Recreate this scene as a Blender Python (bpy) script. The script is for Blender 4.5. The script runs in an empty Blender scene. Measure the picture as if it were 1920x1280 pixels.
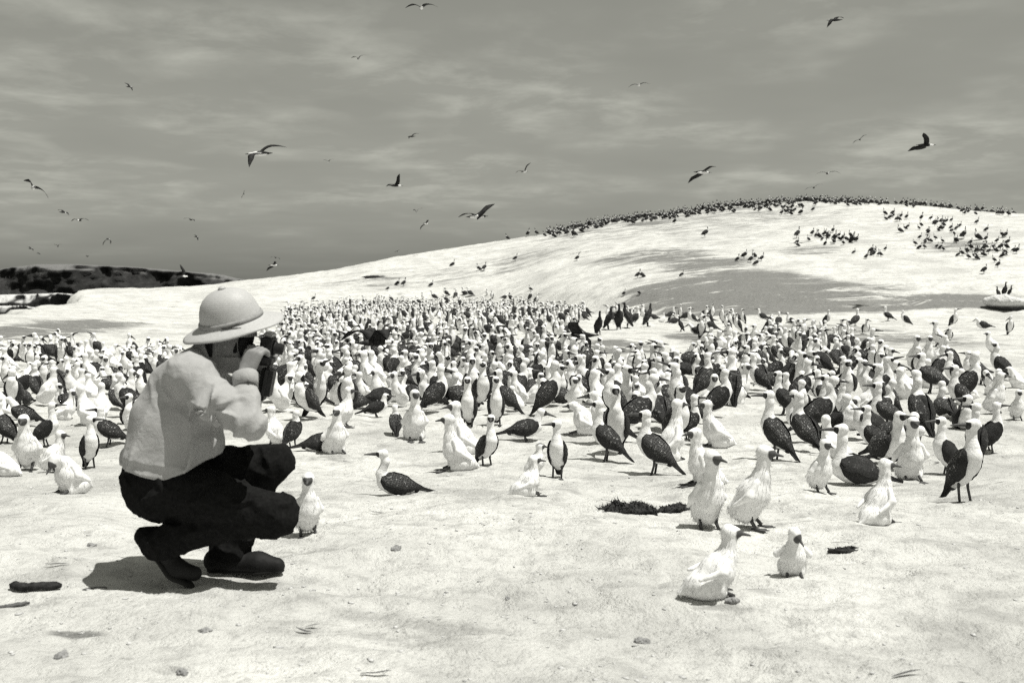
import bpy, math, random
import numpy as np
from mathutils import Vector, Matrix

# ------------------------------------------------------------------ camera, sky, sun, exposure
S = bpy.context.scene
COL = S.collection
R = math.radians
FPX, HOR, CAMZ = 2100.0, 528.0, 1.54          # focal length in photo pixels, horizon row, eye height
PITCH = math.atan((640 - HOR) / FPX)

cam_d = bpy.data.cameras.new('camera_view')
cam = bpy.data.objects.new('camera_view', cam_d)
COL.objects.link(cam)
cam.location = (0, 0, CAMZ)
cam.rotation_euler = (math.pi / 2 - PITCH, 0, 0)
cam_d.sensor_width = 36
cam_d.lens = 36 * FPX / 1920
cam_d.clip_start, cam_d.clip_end = 0.1, 20000
cam_d.dof.use_dof = True
cam_d.dof.focus_distance = 8.5
cam_d.dof.aperture_fstop = 4.5
S.camera = cam

SUN_DIR = Vector((0.32, -0.13, 0.93)).normalized()
wd = bpy.data.worlds.new('World')
S.world = wd
wd.use_nodes = True
nt = wd.node_tree
nt.nodes.clear()


class NT:
    """tiny node helper"""
    def __init__(s, tree):
        s.t = tree

    def n(s, typ, ins=None, **props):
        nd = s.t.nodes.new(typ)
        for k, v in props.items():
            setattr(nd, k, v)
        for k, v in (ins or {}).items():
            if isinstance(v, bpy.types.NodeSocket):
                s.t.links.new(v, nd.inputs[k])
            else:
                nd.inputs[k].default_value = v
        return nd

    def math(s, op, a, b=0.0, clamp=False):
        return s.n('ShaderNodeMath', {0: a, 1: b}, operation=op, use_clamp=clamp).outputs[0]

    def noise(s, vec, scale, detail=3, rough=0.55, dist=0.0):
        return s.n('ShaderNodeTexNoise', {'Vector': vec, 'Scale': scale, 'Detail': detail, 'Roughness': rough, 'Distortion': dist}).outputs['Fac']

    def ramp(s, fac, stops):
        r = s.n('ShaderNodeValToRGB', {'Fac': fac})
        el = r.color_ramp.elements
        while len(el) < len(stops):
            el.new(0.5)
        for e, (p, c) in zip(el, stops):
            e.position = p
            e.color = (c, c, c, 1) if not isinstance(c, tuple) else (*c, 1)
        return r.outputs['Color']

    def mixc(s, fac, a, b, blend='MIX'):
        m = s.n('ShaderNodeMix', data_type='RGBA', blend_type=blend)
        for i, v in ((0, fac), (6, a), (7, b)):
            if isinstance(v, bpy.types.NodeSocket):
                s.t.links.new(v, m.inputs[i])
            elif i == 0:
                m.inputs[0].default_value = v
            else:
                m.inputs[i].default_value = (v, v, v, 1) if not isinstance(v, tuple) else (*v, 1)
        return m.outputs[2]


w = NT(nt)
sky = w.n('ShaderNodeTexSky', sky_type='NISHITA', sun_disc=False)
sky.sun_elevation = math.asin(SUN_DIR.z)
sky.sun_rotation = math.atan2(SUN_DIR.x, SUN_DIR.y)
sky.dust_density = 2.0
bw = w.n('ShaderNodeRGBToBW', {0: sky.outputs[0]}).outputs[0]
film = w.math('POWER', w.math('MULTIPLY', bw, 0.1), 0.55)          # the flat response of the black and white film
tc = w.n('ShaderNodeTexCoord')
sep = w.n('ShaderNodeSeparateXYZ', {0: tc.outputs['Generated']})
zc = w.math('ADD', w.math('MAXIMUM', sep.outputs[2], 0.0), 0.11)
comb = w.n('ShaderNodeCombineXYZ', {0: w.math('DIVIDE', sep.outputs[0], zc), 1: w.math('DIVIDE', sep.outputs[1], zc), 2: 3.7}).outputs[0]
c1 = w.noise(comb, 3.0, 6, 0.60, 0.2)
c2 = w.noise(comb, 1.25, 3, 0.5)
cl = w.math('MULTIPLY', w.ramp(c1, [(0.44, 0.0), (0.70, 1.0)]), w.ramp(c2, [(0.46, 0.0), (0.62, 1.0)]))
cl = w.math('MULTIPLY', cl, w.ramp(sep.outputs[2], [(0.015, 0.15), (0.10, 1.0)]))
soft = w.n('ShaderNodeMapRange', {0: c2, 1: 0.3, 2: 0.7, 3: 0.92, 4: 1.06}).outputs[0]
lum = w.math('MULTIPLY', film, w.math('MULTIPLY', soft, w.math('ADD', 1.0, w.math('MULTIPLY', cl, 0.48))))
tint = w.mixc(1.0, (0.985, 0.99, 0.87), lum, 'MULTIPLY')
bg = w.n('ShaderNodeBackground', {'Color': tint, 'Strength': 0.48})
w.n('ShaderNodeOutputWorld', {0: bg.outputs[0]})

sun_d = bpy.data.lights.new('sun', 'SUN')
sun_d.energy = 4.5
sun_d.angle = R(0.5)
sun_d.color = (1.0, 0.985, 0.92)
sun = bpy.data.objects.new('sun', sun_d)
sun.rotation_euler = SUN_DIR.to_track_quat('Z', 'Y').to_euler()
sun.location = (8, 3, 20)
COL.objects.link(sun)

vs = S.view_settings
vs.view_transform = 'Standard'
vs.look = 'None'
vs.gamma = 1
vs.exposure = 0.24
S.cycles.use_denoising = False
S.cycles.max_bounces = 6
S.cycles.filter_width = 1.35

rng = np.random.default_rng(11)
random.seed(5)


# ------------------------------------------------------------------ helpers: noise, meshes, tags
def _h(ix, iy, iz, seed):
    n = (ix * 374761393 + iy * 668265263 + iz * 2147483647 + seed * 1274126177) & 0xFFFFFFFF
    n = ((n ^ (n >> 13)) * 1274126177) & 0xFFFFFFFF
    n = n ^ (n >> 16)
    return (n & 0xFFFF) / 65535.0


def vnoise(x, y, z=None, seed=0):
    x = np.asarray(x, float); y = np.asarray(y, float)
    if z is None:
        ix, iy = np.floor(x).astype(np.int64), np.floor(y).astype(np.int64)
        fx, fy = x - ix, y - iy
        fx, fy = fx * fx * (3 - 2 * fx), fy * fy * (3 - 2 * fy)
        a, b_ = _h(ix, iy, 0, seed), _h(ix + 1, iy, 0, seed)
        c, d = _h(ix, iy + 1, 0, seed), _h(ix + 1, iy + 1, 0, seed)
        return ((a + (b_ - a) * fx) * (1 - fy) + (c + (d - c) * fx) * fy) * 2 - 1
    z = np.asarray(z, float)
    ix, iy, iz = (np.floor(v).astype(np.int64) for v in (x, y, z))
    fx, fy, fz = x - ix, y - iy, z - iz
    fx, fy, fz = (f * f * (3 - 2 * f) for f in (fx, fy, fz))
    out = 0
    for dx in (0, 1):
        for dy in (0, 1):
            for dz in (0, 1):
                wgt = (fx if dx else 1 - fx) * (fy if dy else 1 - fy) * (fz if dz else 1 - fz)
                out = out + wgt * _h(ix + dx, iy + dy, iz + dz, seed)
    return out * 2 - 1


def fbm(x, y, z=None, octs=4, seed=0, gain=0.5):
    a, f, out = 1.0, 1.0, 0
    for o in range(octs):
        out = out + a * vnoise(x * f, y * f, None if z is None else z * f, seed + o * 17)
        a *= gain; f *= 2.03
    return out


def smooth(a, b, x):
    t = np.clip((x - a) / (b - a), 0, 1)
    return t * t * (3 - 2 * t)


def mesh_from(name, V, F, mats=(), attrs=None, uvs=None, smooth_shade=True, mat_idx=None):
    """V (n,3), F list/array of quads or tris -> mesh data"""
    me = bpy.data.meshes.new(name)
    V = np.asarray(V, np.float32)
    if isinstance(F, np.ndarray):
        nf, k = F.shape
        me.vertices.add(len(V)); me.vertices.foreach_set('co', V.ravel())
        me.loops.add(nf * k); me.loops.foreach_set('vertex_index', F.astype(np.int32).ravel())
        me.polygons.add(nf); me.polygons.foreach_set('loop_start', np.arange(0, nf * k, k, dtype=np.int32))
    else:
        me.from_pydata([tuple(map(float, v)) for v in V], [], [tuple(map(int, f)) for f in F])
    for m in mats:
        me.materials.append(m)
    if mat_idx is not None:
        me.polygons.foreach_set('material_index', np.asarray(mat_idx, np.int32))
    me.update(calc_edges=True)
    me.validate()
    if smooth_shade:
        me.polygons.foreach_set('use_smooth', np.ones(len(me.polygons), bool))
    for k, v in (attrs or {}).items():
        at_ = me.attributes.new(k, 'FLOAT', 'POINT')
        at_.data.foreach_set('value', np.asarray(v, np.float32))
    if uvs is not None:
        ul = me.attributes.new('pat', 'FLOAT2', 'POINT')
        ul.data.foreach_set('vector', np.asarray(uvs, np.float32).ravel())
    return me


def obj(name, me, parent=None, loc=None, rotz=None):
    o = bpy.data.objects.new(name, me)
    COL.objects.link(o)
    if parent:
        o.parent = parent
    if loc is not None:
        o.location = loc
    if rotz is not None:
        o.rotation_euler = (0, 0, rotz)
    return o


def tag(o, label=None, cat=None, group=None, kind=None):
    for k, v in (('label', label), ('category', cat), ('group', group), ('kind', kind)):
        if v:
            o[k] = v
    return o


def surface_nets(D, lo, h):
    """vertices and quads of the zero level of a distance grid"""
    nx, ny, nz = D.shape
    ins = D < 0
    c = np.zeros((nx - 1, ny - 1, nz - 1), np.int8)
    for dx in (0, 1):
        for dy in (0, 1):
            for dz in (0, 1):
                c += ins[dx:nx - 1 + dx, dy:ny - 1 + dy, dz:nz - 1 + dz]
    mixed = (c > 0) & (c < 8)
    idx = np.argwhere(mixed)
    ids = -np.ones(mixed.shape, np.int64)
    ids[mixed] = np.arange(len(idx))
    i, j, k = idx.T
    acc = np.zeros((len(idx), 3)); cnt = np.zeros(len(idx))
    cor = [(a, b, d) for a in (0, 1) for b in (0, 1) for d in (0, 1)]
    for p in cor:
        for ax in range(3):
            if p[ax]:
                continue
            q = list(p); q[ax] = 1
            d0 = D[i + p[0], j + p[1], k + p[2]]; d1 = D[i + q[0], j + q[1], k + q[2]]
            cr = (d0 < 0) != (d1 < 0)
            t = np.where(cr, d0 / np.where(cr, d0 - d1, 1), 0)
            pt = np.tile(np.array(p, float), (len(idx), 1))
            pt[:, ax] += t
            acc[cr] += pt[cr]; cnt += cr
    V = (idx + acc / cnt[:, None]) * h + np.asarray(lo)
    Fs = []
    for ax in range(3):
        sl0 = [slice(None)] * 3; sl1 = [slice(None)] * 3
        sl0[ax] = slice(0, -1); sl1[ax] = slice(1, None)
        a, b = ins[tuple(sl0)], ins[tuple(sl1)]
        cr = a != b
        u, v = [(1, 2), (2, 0), (0, 1)][ax]
        e = np.argwhere(cr)
        e = e[(e[:, u] > 0) & (e[:, v] > 0) & (e[:, u] < D.shape[u] - 1) & (e[:, v] < D.shape[v] - 1)]
        def cell(du, dv):
            q = e.copy(); q[:, u] -= du; q[:, v] -= dv
            return ids[q[:, 0], q[:, 1], q[:, 2]]
        f = np.stack([cell(1, 1), cell(0, 1), cell(0, 0), cell(1, 0)], 1)
        flip = ~a[e[:, 0], e[:, 1], e[:, 2]]
        f[flip] = f[flip][:, ::-1]
        Fs.append(f)
    F = np.concatenate(Fs)
    return V, F[(F >= 0).all(1)]


class SDF:
    """distance grid; every primitive is blended in only where it reaches"""
    def __init__(s, lo, hi, h):
        s.lo = np.array(lo, float); s.h = h
        s.n = np.ceil((np.array(hi) - s.lo) / h).astype(int) + 1
        s.D = np.full(s.n, 1.0, np.float32)

    def _sub(s, p0, p1, m):
        a = np.clip(((np.minimum(p0, p1) - m - s.lo) / s.h).astype(int), 0, s.n - 1)
        b = np.clip(((np.maximum(p0, p1) + m - s.lo) / s.h).astype(int) + 2, 1, s.n)
        g = np.meshgrid(*[s.lo[i] + s.h * np.arange(a[i], b[i]) for i in range(3)], indexing='ij', sparse=True)
        return tuple(slice(a[i], b[i]) for i in range(3)), g

    def _join(s, sl, d, k, cut=False):
        o = s.D[sl]
        if cut:
            d = -d; o = -o
            # smooth max via min of negatives
        if k > 1e-6:
            hh = np.clip(0.5 + 0.5 * (o - d) / k, 0, 1)
            r = o * (1 - hh) + d * hh - k * hh * (1 - hh)
        else:
            r = np.minimum(o, d)
        s.D[sl] = -r if cut else r

    def cone(s, p, q, r1, r2, k=0.02, flat=None):
        """round cone; flat = (axis, factor) squeezes it along a world axis through p"""
        p = np.array(p, float); q = np.array(q, float)
        m = max(r1, r2) * 1.6 + 2 * k + 2 * s.h
        sl, (X, Y, Z) = s._sub(p, q, m)
        P = [X - p[0], Y - p[1], Z - p[2]]
        sc = 1.0
        if flat is not None:
            ax, fac = flat
            P[ax] = P[ax] / fac
            q = q.copy(); q[ax] = p[ax] + (q[ax] - p[ax]) / fac
            sc = min(1.0, fac) ** 0.5
        d = q - p
        L2 = max(float(d @ d), 1e-9)
        t = np.clip((P[0] * d[0] + P[1] * d[1] + P[2] * d[2]) / L2, 0, 1)
        dist = np.sqrt((P[0] - t * d[0]) ** 2 + (P[1] - t * d[1]) ** 2 + (P[2] - t * d[2]) ** 2) - (r1 + (r2 - r1) * t)
        s._join(sl, dist * sc, k)

    def chain(s, pts, rad, k=0.02, flat=None):
        for a, b, ra, rb in zip(pts, pts[1:], rad, rad[1:]):
            s.cone(a, b, ra, rb, k, flat)

    def ell(s, c, r, k=0.02, rot=None, cut=False):
        c = np.array(c, float); r = np.array(r, float)
        m = r.max() + 2 * k + 2 * s.h
        sl, (X, Y, Z) = s._sub(c, c, m)
        P = np.stack(np.broadcast_arrays(X - c[0], Y - c[1], Z - c[2]), -1)
        if rot is not None:
            P = P @ np.array(rot)
        k0 = np.sqrt(((P / r) ** 2).sum(-1)); k1 = np.sqrt(((P / r ** 2) ** 2).sum(-1))
        s._join(sl, k0 * (k0 - 1) / np.maximum(k1, 1e-6), k, cut)

    def rough(s, amp, sx, sy, sz, octs, seed, away=None):
        """noise on the skin only, evaluated near the surface"""
        ii = np.argwhere(np.abs(s.D) < amp * 3 + 2.5 * s.h)
        P = ii * s.h + s.lo
        v = amp * fbm(P[:, 0] * sx, P[:, 1] * sy, P[:, 2] * sz, octs=octs, seed=seed)
        if away is not None:
            v = v * (np.linalg.norm(P - away, axis=1) > 0.06)
        s.D[ii[:, 0], ii[:, 1], ii[:, 2]] += v.astype(np.float32)

    def grid(s):
        return np.meshgrid(*[s.lo[i] + s.h * np.arange(s.n[i]) for i in range(3)], indexing='ij')

    def mesh(s):
        return surface_nets(s.D, s.lo, s.h)


def relax(V, F, it=1, amt=0.5):
    E = np.concatenate([F[:, [0, 1]], F[:, [1, 2]], F[:, [2, 3]], F[:, [3, 0]]])
    for _ in range(it):
        acc = np.zeros_like(V); cnt = np.zeros(len(V))
        for a, b in ((0, 1), (1, 0)):
            np.add.at(acc, E[:, a], V[E[:, b]]); np.add.at(cnt, E[:, a], 1)
        V = V * (1 - amt) + amt * acc / np.maximum(cnt, 1)[:, None]
    return V


def vnormals(V, F):
    n = np.cross(V[F[:, 2]] - V[F[:, 0]], V[F[:, 3 if F.shape[1] > 3 else 1]] - V[F[:, 1 if F.shape[1] > 3 else 0]])
    N = np.zeros_like(V)
    for i in range(F.shape[1]):
        np.add.at(N, F[:, i], n)
    return N / np.maximum(np.linalg.norm(N, axis=1), 1e-9)[:, None]


def rot_to(fwd, up=(0, 0, 1)):
    f = np.array(fwd, float); f /= np.linalg.norm(f)
    l = np.cross(up, f); l /= np.linalg.norm(l)
    return np.stack([f, l, np.cross(f, l)], 1)


# ------------------------------------------------------------------ materials (all grey: a black and white world)
def new_mat(name):
    m = bpy.data.materials.new(name)
    m.use_nodes = True
    m.node_tree.nodes.clear()
    k = NT(m.node_tree)
    b = k.n('ShaderNodeBsdfPrincipled', {'Roughness': 0.9, 'Specular IOR Level': 0.15})
    k.n('ShaderNodeOutputMaterial', {0: b.outputs[0]})
    return m, k, b


def put(k, b, name, v):
    if isinstance(v, bpy.types.NodeSocket):
        k.t.links.new(v, b.inputs[name])
    else:
        b.inputs[name].default_value = v


def bump(k, b, height, strength=0.4, dist=0.02):
    n = k.n('ShaderNodeBump', {'Strength': strength, 'Distance': dist, 'Height': height})
    k.t.links.new(n.outputs[0], b.inputs['Normal'])


def attr(k, name):
    return k.n('ShaderNodeAttribute', attribute_name=name)


# guano crust
M_ground, k, b = new_mat('guano_ground')
geo = k.n('ShaderNodeNewGeometry').outputs['Position']
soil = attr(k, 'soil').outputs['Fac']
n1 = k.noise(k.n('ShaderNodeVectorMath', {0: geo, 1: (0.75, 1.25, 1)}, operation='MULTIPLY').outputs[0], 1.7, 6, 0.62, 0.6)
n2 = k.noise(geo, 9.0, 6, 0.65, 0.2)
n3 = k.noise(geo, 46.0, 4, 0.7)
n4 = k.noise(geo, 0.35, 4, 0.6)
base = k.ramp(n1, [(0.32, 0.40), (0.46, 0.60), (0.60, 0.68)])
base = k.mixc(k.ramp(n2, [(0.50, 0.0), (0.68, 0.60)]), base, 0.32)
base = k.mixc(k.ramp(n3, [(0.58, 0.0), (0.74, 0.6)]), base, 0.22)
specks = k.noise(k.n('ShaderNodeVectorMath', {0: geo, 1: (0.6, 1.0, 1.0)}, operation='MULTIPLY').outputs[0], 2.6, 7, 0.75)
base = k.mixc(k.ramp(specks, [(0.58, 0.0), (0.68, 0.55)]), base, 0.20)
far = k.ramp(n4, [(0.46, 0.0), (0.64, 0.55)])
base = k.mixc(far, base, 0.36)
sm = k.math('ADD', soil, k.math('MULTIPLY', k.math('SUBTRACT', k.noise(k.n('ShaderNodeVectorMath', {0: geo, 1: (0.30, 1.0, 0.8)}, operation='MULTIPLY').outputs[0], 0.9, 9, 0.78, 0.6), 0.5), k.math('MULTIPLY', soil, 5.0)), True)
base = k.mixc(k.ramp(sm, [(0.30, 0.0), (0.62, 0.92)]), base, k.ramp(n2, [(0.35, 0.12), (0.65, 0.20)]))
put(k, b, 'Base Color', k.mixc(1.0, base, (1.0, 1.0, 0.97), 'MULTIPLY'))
hgt = k.math('ADD', k.math('MULTIPLY', n2, 1.0), k.math('MULTIPLY', n3, 0.4))
bump(k, b, hgt, 0.9, 0.05)

# dark rock of cliffs with pale droppings on the ledges
M_rock, k, b = new_mat('cliff_rock')
geo = k.n('ShaderNodeNewGeometry')
ps = geo.outputs['Position']
nz = k.n('ShaderNodeSeparateXYZ', {0: geo.outputs['Normal']}).outputs[2]
r1 = k.noise(ps, 0.22, 7, 0.72, 1.2)
r2 = k.noise(ps, 0.6, 5, 0.7)
rc = k.ramp(r1, [(0.36, 0.016), (0.52, 0.028), (0.66, 0.055)])
rc = k.mixc(k.ramp(r2, [(0.55, 0.0), (0.75, 0.4)]), rc, 0.08)
gn = attr(k, 'guano').outputs['Fac']
put(k, b, 'Base Color', k.mixc(k.math('MAXIMUM', attr(k, 'white').outputs['Fac'], k.math('MULTIPLY', gn, k.ramp(nz, [(0.45, 0.0), (0.8, 1.0)]))), rc, 0.58))
bump(k, b, r2, 0.8, 0.8)

M_sea, k, b = new_mat('sea_water')
put(k, b, 'Base Color', (0.03, 0.032, 0.03, 1)); put(k, b, 'Roughness', 0.25); put(k, b, 'Specular IOR Level', 0.5)
bump(k, b, k.noise(k.n('ShaderNodeNewGeometry').outputs['Position'], 0.5, 5, 0.6), 0.5, 0.4)

# plumage: attribute dark 0 white .. 1 dark brown, spots 0..1 pale feather edges
M_plum, k, b = new_mat('plumage')
dk = attr(k, 'dark').outputs['Fac']
loc = k.n('ShaderNodeTexCoord').outputs['Object']
rnd = k.n('ShaderNodeObjectInfo').outputs['Random']
pn = k.noise(loc, 26, 4, 0.6)
pn2 = k.noise(loc, 70, 3, 0.6)
dkk = k.math('ADD', dk, k.math('MULTIPLY', k.math('SUBTRACT', pn, 0.5), 0.5))
fac = k.ramp(dkk, [(0.40, 0.0), (0.60, 1.0)])
white = k.ramp(pn2, [(0.35, 0.70), (0.60, 0.84)])
brown = k.ramp(k.math('ADD', pn, k.math('MULTIPLY', rnd, 0.18)), [(0.40, 0.014), (0.62, 0.030), (0.80, 0.075)])
put(k, b, 'Base Color', k.mixc(fac, white, brown))
put(k, b, 'Specular IOR Level', 0.08)
put(k, b, 'Sheen Weight', 0.05)
bump(k, b, pn2, 0.5, 0.008)

# folded wing: rows of dark feathers with pale edges (pat = along, across)
M_wing, k, b = new_mat('wing_feathers')
uv = attr(k, 'pat').outputs['Vector']
rnd = k.n('ShaderNodeObjectInfo').outputs['Random']
sp = k.n('ShaderNodeSeparateXYZ', {0: uv})
sv = k.n('ShaderNodeVectorMath', {0: uv, 1: (17, 9, 1)}, operation='MULTIPLY').outputs[0]
sv = k.n('ShaderNodeVectorMath', {0: sv, 1: k.n('ShaderNodeCombineXYZ', {0: k.math('MULTIPLY', rnd, 37.0)}).outputs[0]}, operation='ADD').outputs[0]
vor = k.n('ShaderNodeTexVoronoi', {'Vector': sv, 'Scale': 1.0, 'Randomness': 1.0}).outputs['Distance']
d2e = k.n('ShaderNodeTexVoronoi', {'Vector': sv, 'Scale': 1.25, 'Randomness': 0.45}, feature='DISTANCE_TO_EDGE').outputs['Distance']
wn = k.noise(sv, 0.7, 3)
amount = k.math('MULTIPLY', k.ramp(sp.outputs[0], [(0.0, 0.5), (0.15, 1.0), (0.45, 1.0), (0.75, 0.0)]), k.ramp(sp.outputs[1], [(0.25, 0.0), (0.50, 1.0)]))
spots = k.math('MULTIPLY', k.math('MAXIMUM', k.ramp(vor, [(0.12, 1.0), (0.27, 0.0)]), k.ramp(d2e, [(0.015, 0.45), (0.06, 0.0)])), amount)
spots = k.math('MULTIPLY', spots, k.ramp(k.math('ADD', wn, k.math('MULTIPLY', k.math('SUBTRACT', rnd, 0.45), 0.45)), [(0.42, 0.0), (0.58, 0.85)]))
barb = k.n('ShaderNodeTexWave', {'Vector': k.n('ShaderNodeVectorMath', {0: uv, 1: (3, 11, 1)}, operation='MULTIPLY').outputs[0], 'Scale': 1.0, 'Distortion': 2.0, 'Detail': 2.0}, bands_direction='Y').outputs['Fac']
dkc = k.ramp(barb, [(0.1, 0.010), (0.65, 0.026), (0.95, 0.10)])
dkc = k.mixc(k.math('MULTIPLY', rnd, 0.35), dkc, 0.07)
put(k, b, 'Base Color', k.mixc(spots, dkc, 0.70))
put(k, b, 'Roughness', 0.65)
bump(k, b, k.math('ADD', barb, k.math('MULTIPLY', k.ramp(d2e, [(0.0, 0.0), (0.12, 1.0)]), 0.8)), 0.8, 0.008)

# chick down
M_down, k, b = new_mat('white_down')
dk = attr(k, 'dark').outputs['Fac']
loc = k.n('ShaderNodeTexCoord').outputs['Object']
dn = k.noise(loc, 18, 5, 0.7)
dn2 = k.noise(loc, 60, 4, 0.7)
wc = k.ramp(dn, [(0.30, 0.70), (0.55, 0.86)])
put(k, b, 'Base Color', k.mixc(k.ramp(k.math('ADD', dk, k.math('MULTIPLY', k.math('SUBTRACT', dn2, 0.5), 0.4)), [(0.30, 0.0), (0.75, 1.0)]), wc, 0.09))
put(k, b, 'Specular IOR Level', 0.03)
bump(k, b, dn2, 0.35, 0.008)


def plain(name, g, rough=0.8, spec=0.2, nscale=None, var=0.3, bstr=0.3, bd=0.01):
    m, k, b = new_mat(name)
    if nscale:
        l = k.n('ShaderNodeTexCoord').outputs['Object']
        n = k.noise(l, nscale, 5, 0.65)
        put(k, b, 'Base Color', k.ramp(n, [(0.3, g * (1 - var)), (0.7, g * (1 + var))]))
        bump(k, b, n, bstr, bd)
    else:
        put(k, b, 'Base Color', (g, g, g * 0.97, 1))
    put(k, b, 'Roughness', rough); put(k, b, 'Specular IOR Level', spec)
    return m


M_bill = plain('bill_horn', 0.07, 0.5, 0.3, 40, 0.4)
M_leg = plain('webbed_skin', 0.06, 0.6, 0.3, 60, 0.4)
M_eye = plain('eye_glass', 0.01, 0.1, 0.6)
M_black = plain('cormorant_black', 0.012, 0.7, 0.15, 30, 0.5)
M_flydark = plain('flight_feathers', 0.028, 0.8, 0.1, 12, 0.5)
M_clod = plain('guano_clod', 0.50, 0.95, 0.05, 30, 0.3, 0.6, 0.01)
M_dark = plain('dark_debris', 0.035, 0.95, 0.05, 40, 0.6, 0.9, 0.01)
M_stick = plain('weathered_wood', 0.10, 0.9, 0.1, 35, 0.5, 0.9, 0.01)
M_stone = plain('grey_stone', 0.26, 0.9, 0.1, 25, 0.5, 0.8, 0.01)

# ------------------------------------------------------------------ terrain
RX = np.array([-220, -60, -36, -30, -22, -16, -10, -4, 3, 10, 17.5, 28.8, 39.5, 49, 90, 220], float)
RY = np.array([95, 95, 95, 95, 95, 96, 98, 100, 102, 105, 108, 112, 112, 108, 104, 100], float)
RZ = np.array([0.3, 0.3, 0.65, 0.85, 1.75, 2.5, 3.75, 4.7, 5.85, 7.2, 8.35, 9.6, 9.2, 7.6, 4, 2], float)
FX = np.linspace(-60, 80, 141)
FY = 70 - 24.5 / (1 + np.exp(-(FX - 2.6) / 2.2)) - 2 * smooth(10, 40, FX)


def big_height(X, Y):
    X = np.asarray(X, float); Y = np.asarray(Y, float)
    z = 0.35 * (1 - smooth(4.7, 10.0, Y))
    z = z + 0.10 * fbm(X * 0.13 + 3, Y * 0.11, octs=3, seed=3) * smooth(6, 16, Y)
    yc = np.interp(X, RX, RY); zc = np.interp(X, RX, RZ); yf = np.interp(X, FX, FY)
    t = np.clip((Y - yf) / (yc - yf), 0, 1)
    prof = np.where(zc > 1.2, t ** 0.85 * (1 - 0.10 * t) / 0.90, smooth(0, 1, t))
    prof = prof * smooth(-0.02, 0.12, t)
    amp = fbm(X * 0.09, Y * 0.09, octs=4, seed=9) * 0.30 * smooth(0.05, 0.4, t) * (1 - smooth(0.75, 0.95, t)) * smooth(1.0, 3.0, zc)
    z = z + zc * prof + amp
    past = np.maximum(Y - yc, 0)
    z = z - 0.012 * past ** 2 * np.where(past < 60, 1, 0) - np.where(past >= 60, 43.2, 0)
    # left edge of the plateau falls away to the cove
    e = ((X + 18.6) * 45 + (Y - 41) * 13.4) / 46.95         # >0 on the plateau
    e = e + 1.1 * fbm(X * 0.25, Y * 0.12, octs=3, seed=21)
    z = z + 0.25 * smooth(7, 1, e) * smooth(20, 40, Y) - 13 * smooth(0.0, -5.0, e)
    return np.maximum(z, -16)


def fine_height(X, Y):
    """clods, scrapes and worn nest rings of the crust"""
    X = np.asarray(X, float); Y = np.asarray(Y, float)
    f = 0.034 * fbm(X * 0.8, Y * 0.8, octs=3, seed=31)
    dent = smooth(0.30, 0.75, vnoise(X * 3.3 + 0.4 * vnoise(X * 2, Y * 2, seed=7), Y * 4.6, seed=33))
    f = f - 0.016 * dent * smooth(-0.5, 0.3, vnoise(X * 0.7, Y * 0.7, seed=34))
    f = f + 0.018 * fbm(X * 3.1 + 0.6 * Y, Y * 3.6, octs=4, seed=41, gain=0.55)
    rid = 1 - np.abs(vnoise(X * 4.2 + 0.3 * vnoise(X * 9, Y * 9, seed=5), Y * 6.0, seed=51))
    f = f + 0.011 * rid ** 3
    cl_ = vnoise(X * 16, Y * 16, seed=61)
    f = f + 0.010 * smooth(0.45, 0.9, cl_) * smooth(-0.3, 0.4, vnoise(X * 1.1, Y * 1.1, seed=62))
    return f


def height(X, Y):
    return big_height(X, Y) + fine_height(X, Y)


def hz(x, y):
    return float(height(np.array([x]), np.array([y]))[0])


CP, SP = math.cos(PITCH), math.sin(PITCH)
_T = np.concatenate([np.arange(2.5, 14, 0.02), np.arange(14, 50, 0.1), np.arange(50, 190, 0.25)])


def at(px, py):
    """point of the ground seen at a photo pixel, and its depth"""
    u, v = (px - 960) / FPX, (640 - py) / FPX
    d = np.array([u, CP + v * SP, -SP + v * CP])
    P = np.array([0, 0, CAMZ])[None] + _T[:, None] * d[None]
    below = P[:, 2] < height(P[:, 0], P[:, 1])
    i = int(np.argmax(below)) if below.any() else len(_T) - 1
    x, y = P[i, 0], P[i, 1]
    return np.array([x, y, hz(x, y)]), _T[i]


def sky_at(px, py, depth):
    u, v = (px - 960) / FPX, (640 - py) / FPX
    return np.array([u, CP + v * SP, -SP + v * CP]) * depth + np.array([0, 0, CAMZ])


def project(P):
    P = np.asarray(P, float)
    x, y, z = P[..., 0], P[..., 1], P[..., 2] - CAMZ
    dep = y * CP - z * SP
    return 960 + FPX * x / dep, 640 - FPX * (y * SP + z * CP) / dep, dep


def in_poly(px, py, poly):
    px = np.asarray(px); py = np.asarray(py)
    r = np.zeros(px.shape, bool)
    n = len(poly)
    for i in range(n):
        (x1, y1), (x2, y2) = poly[i], poly[(i + 1) % n]
        c = ((y1 > py) != (y2 > py)) & (px < (x2 - x1) * (py - y1) / (y2 - y1 + 1e-9) + x1)
        r ^= c
    return r


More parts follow.
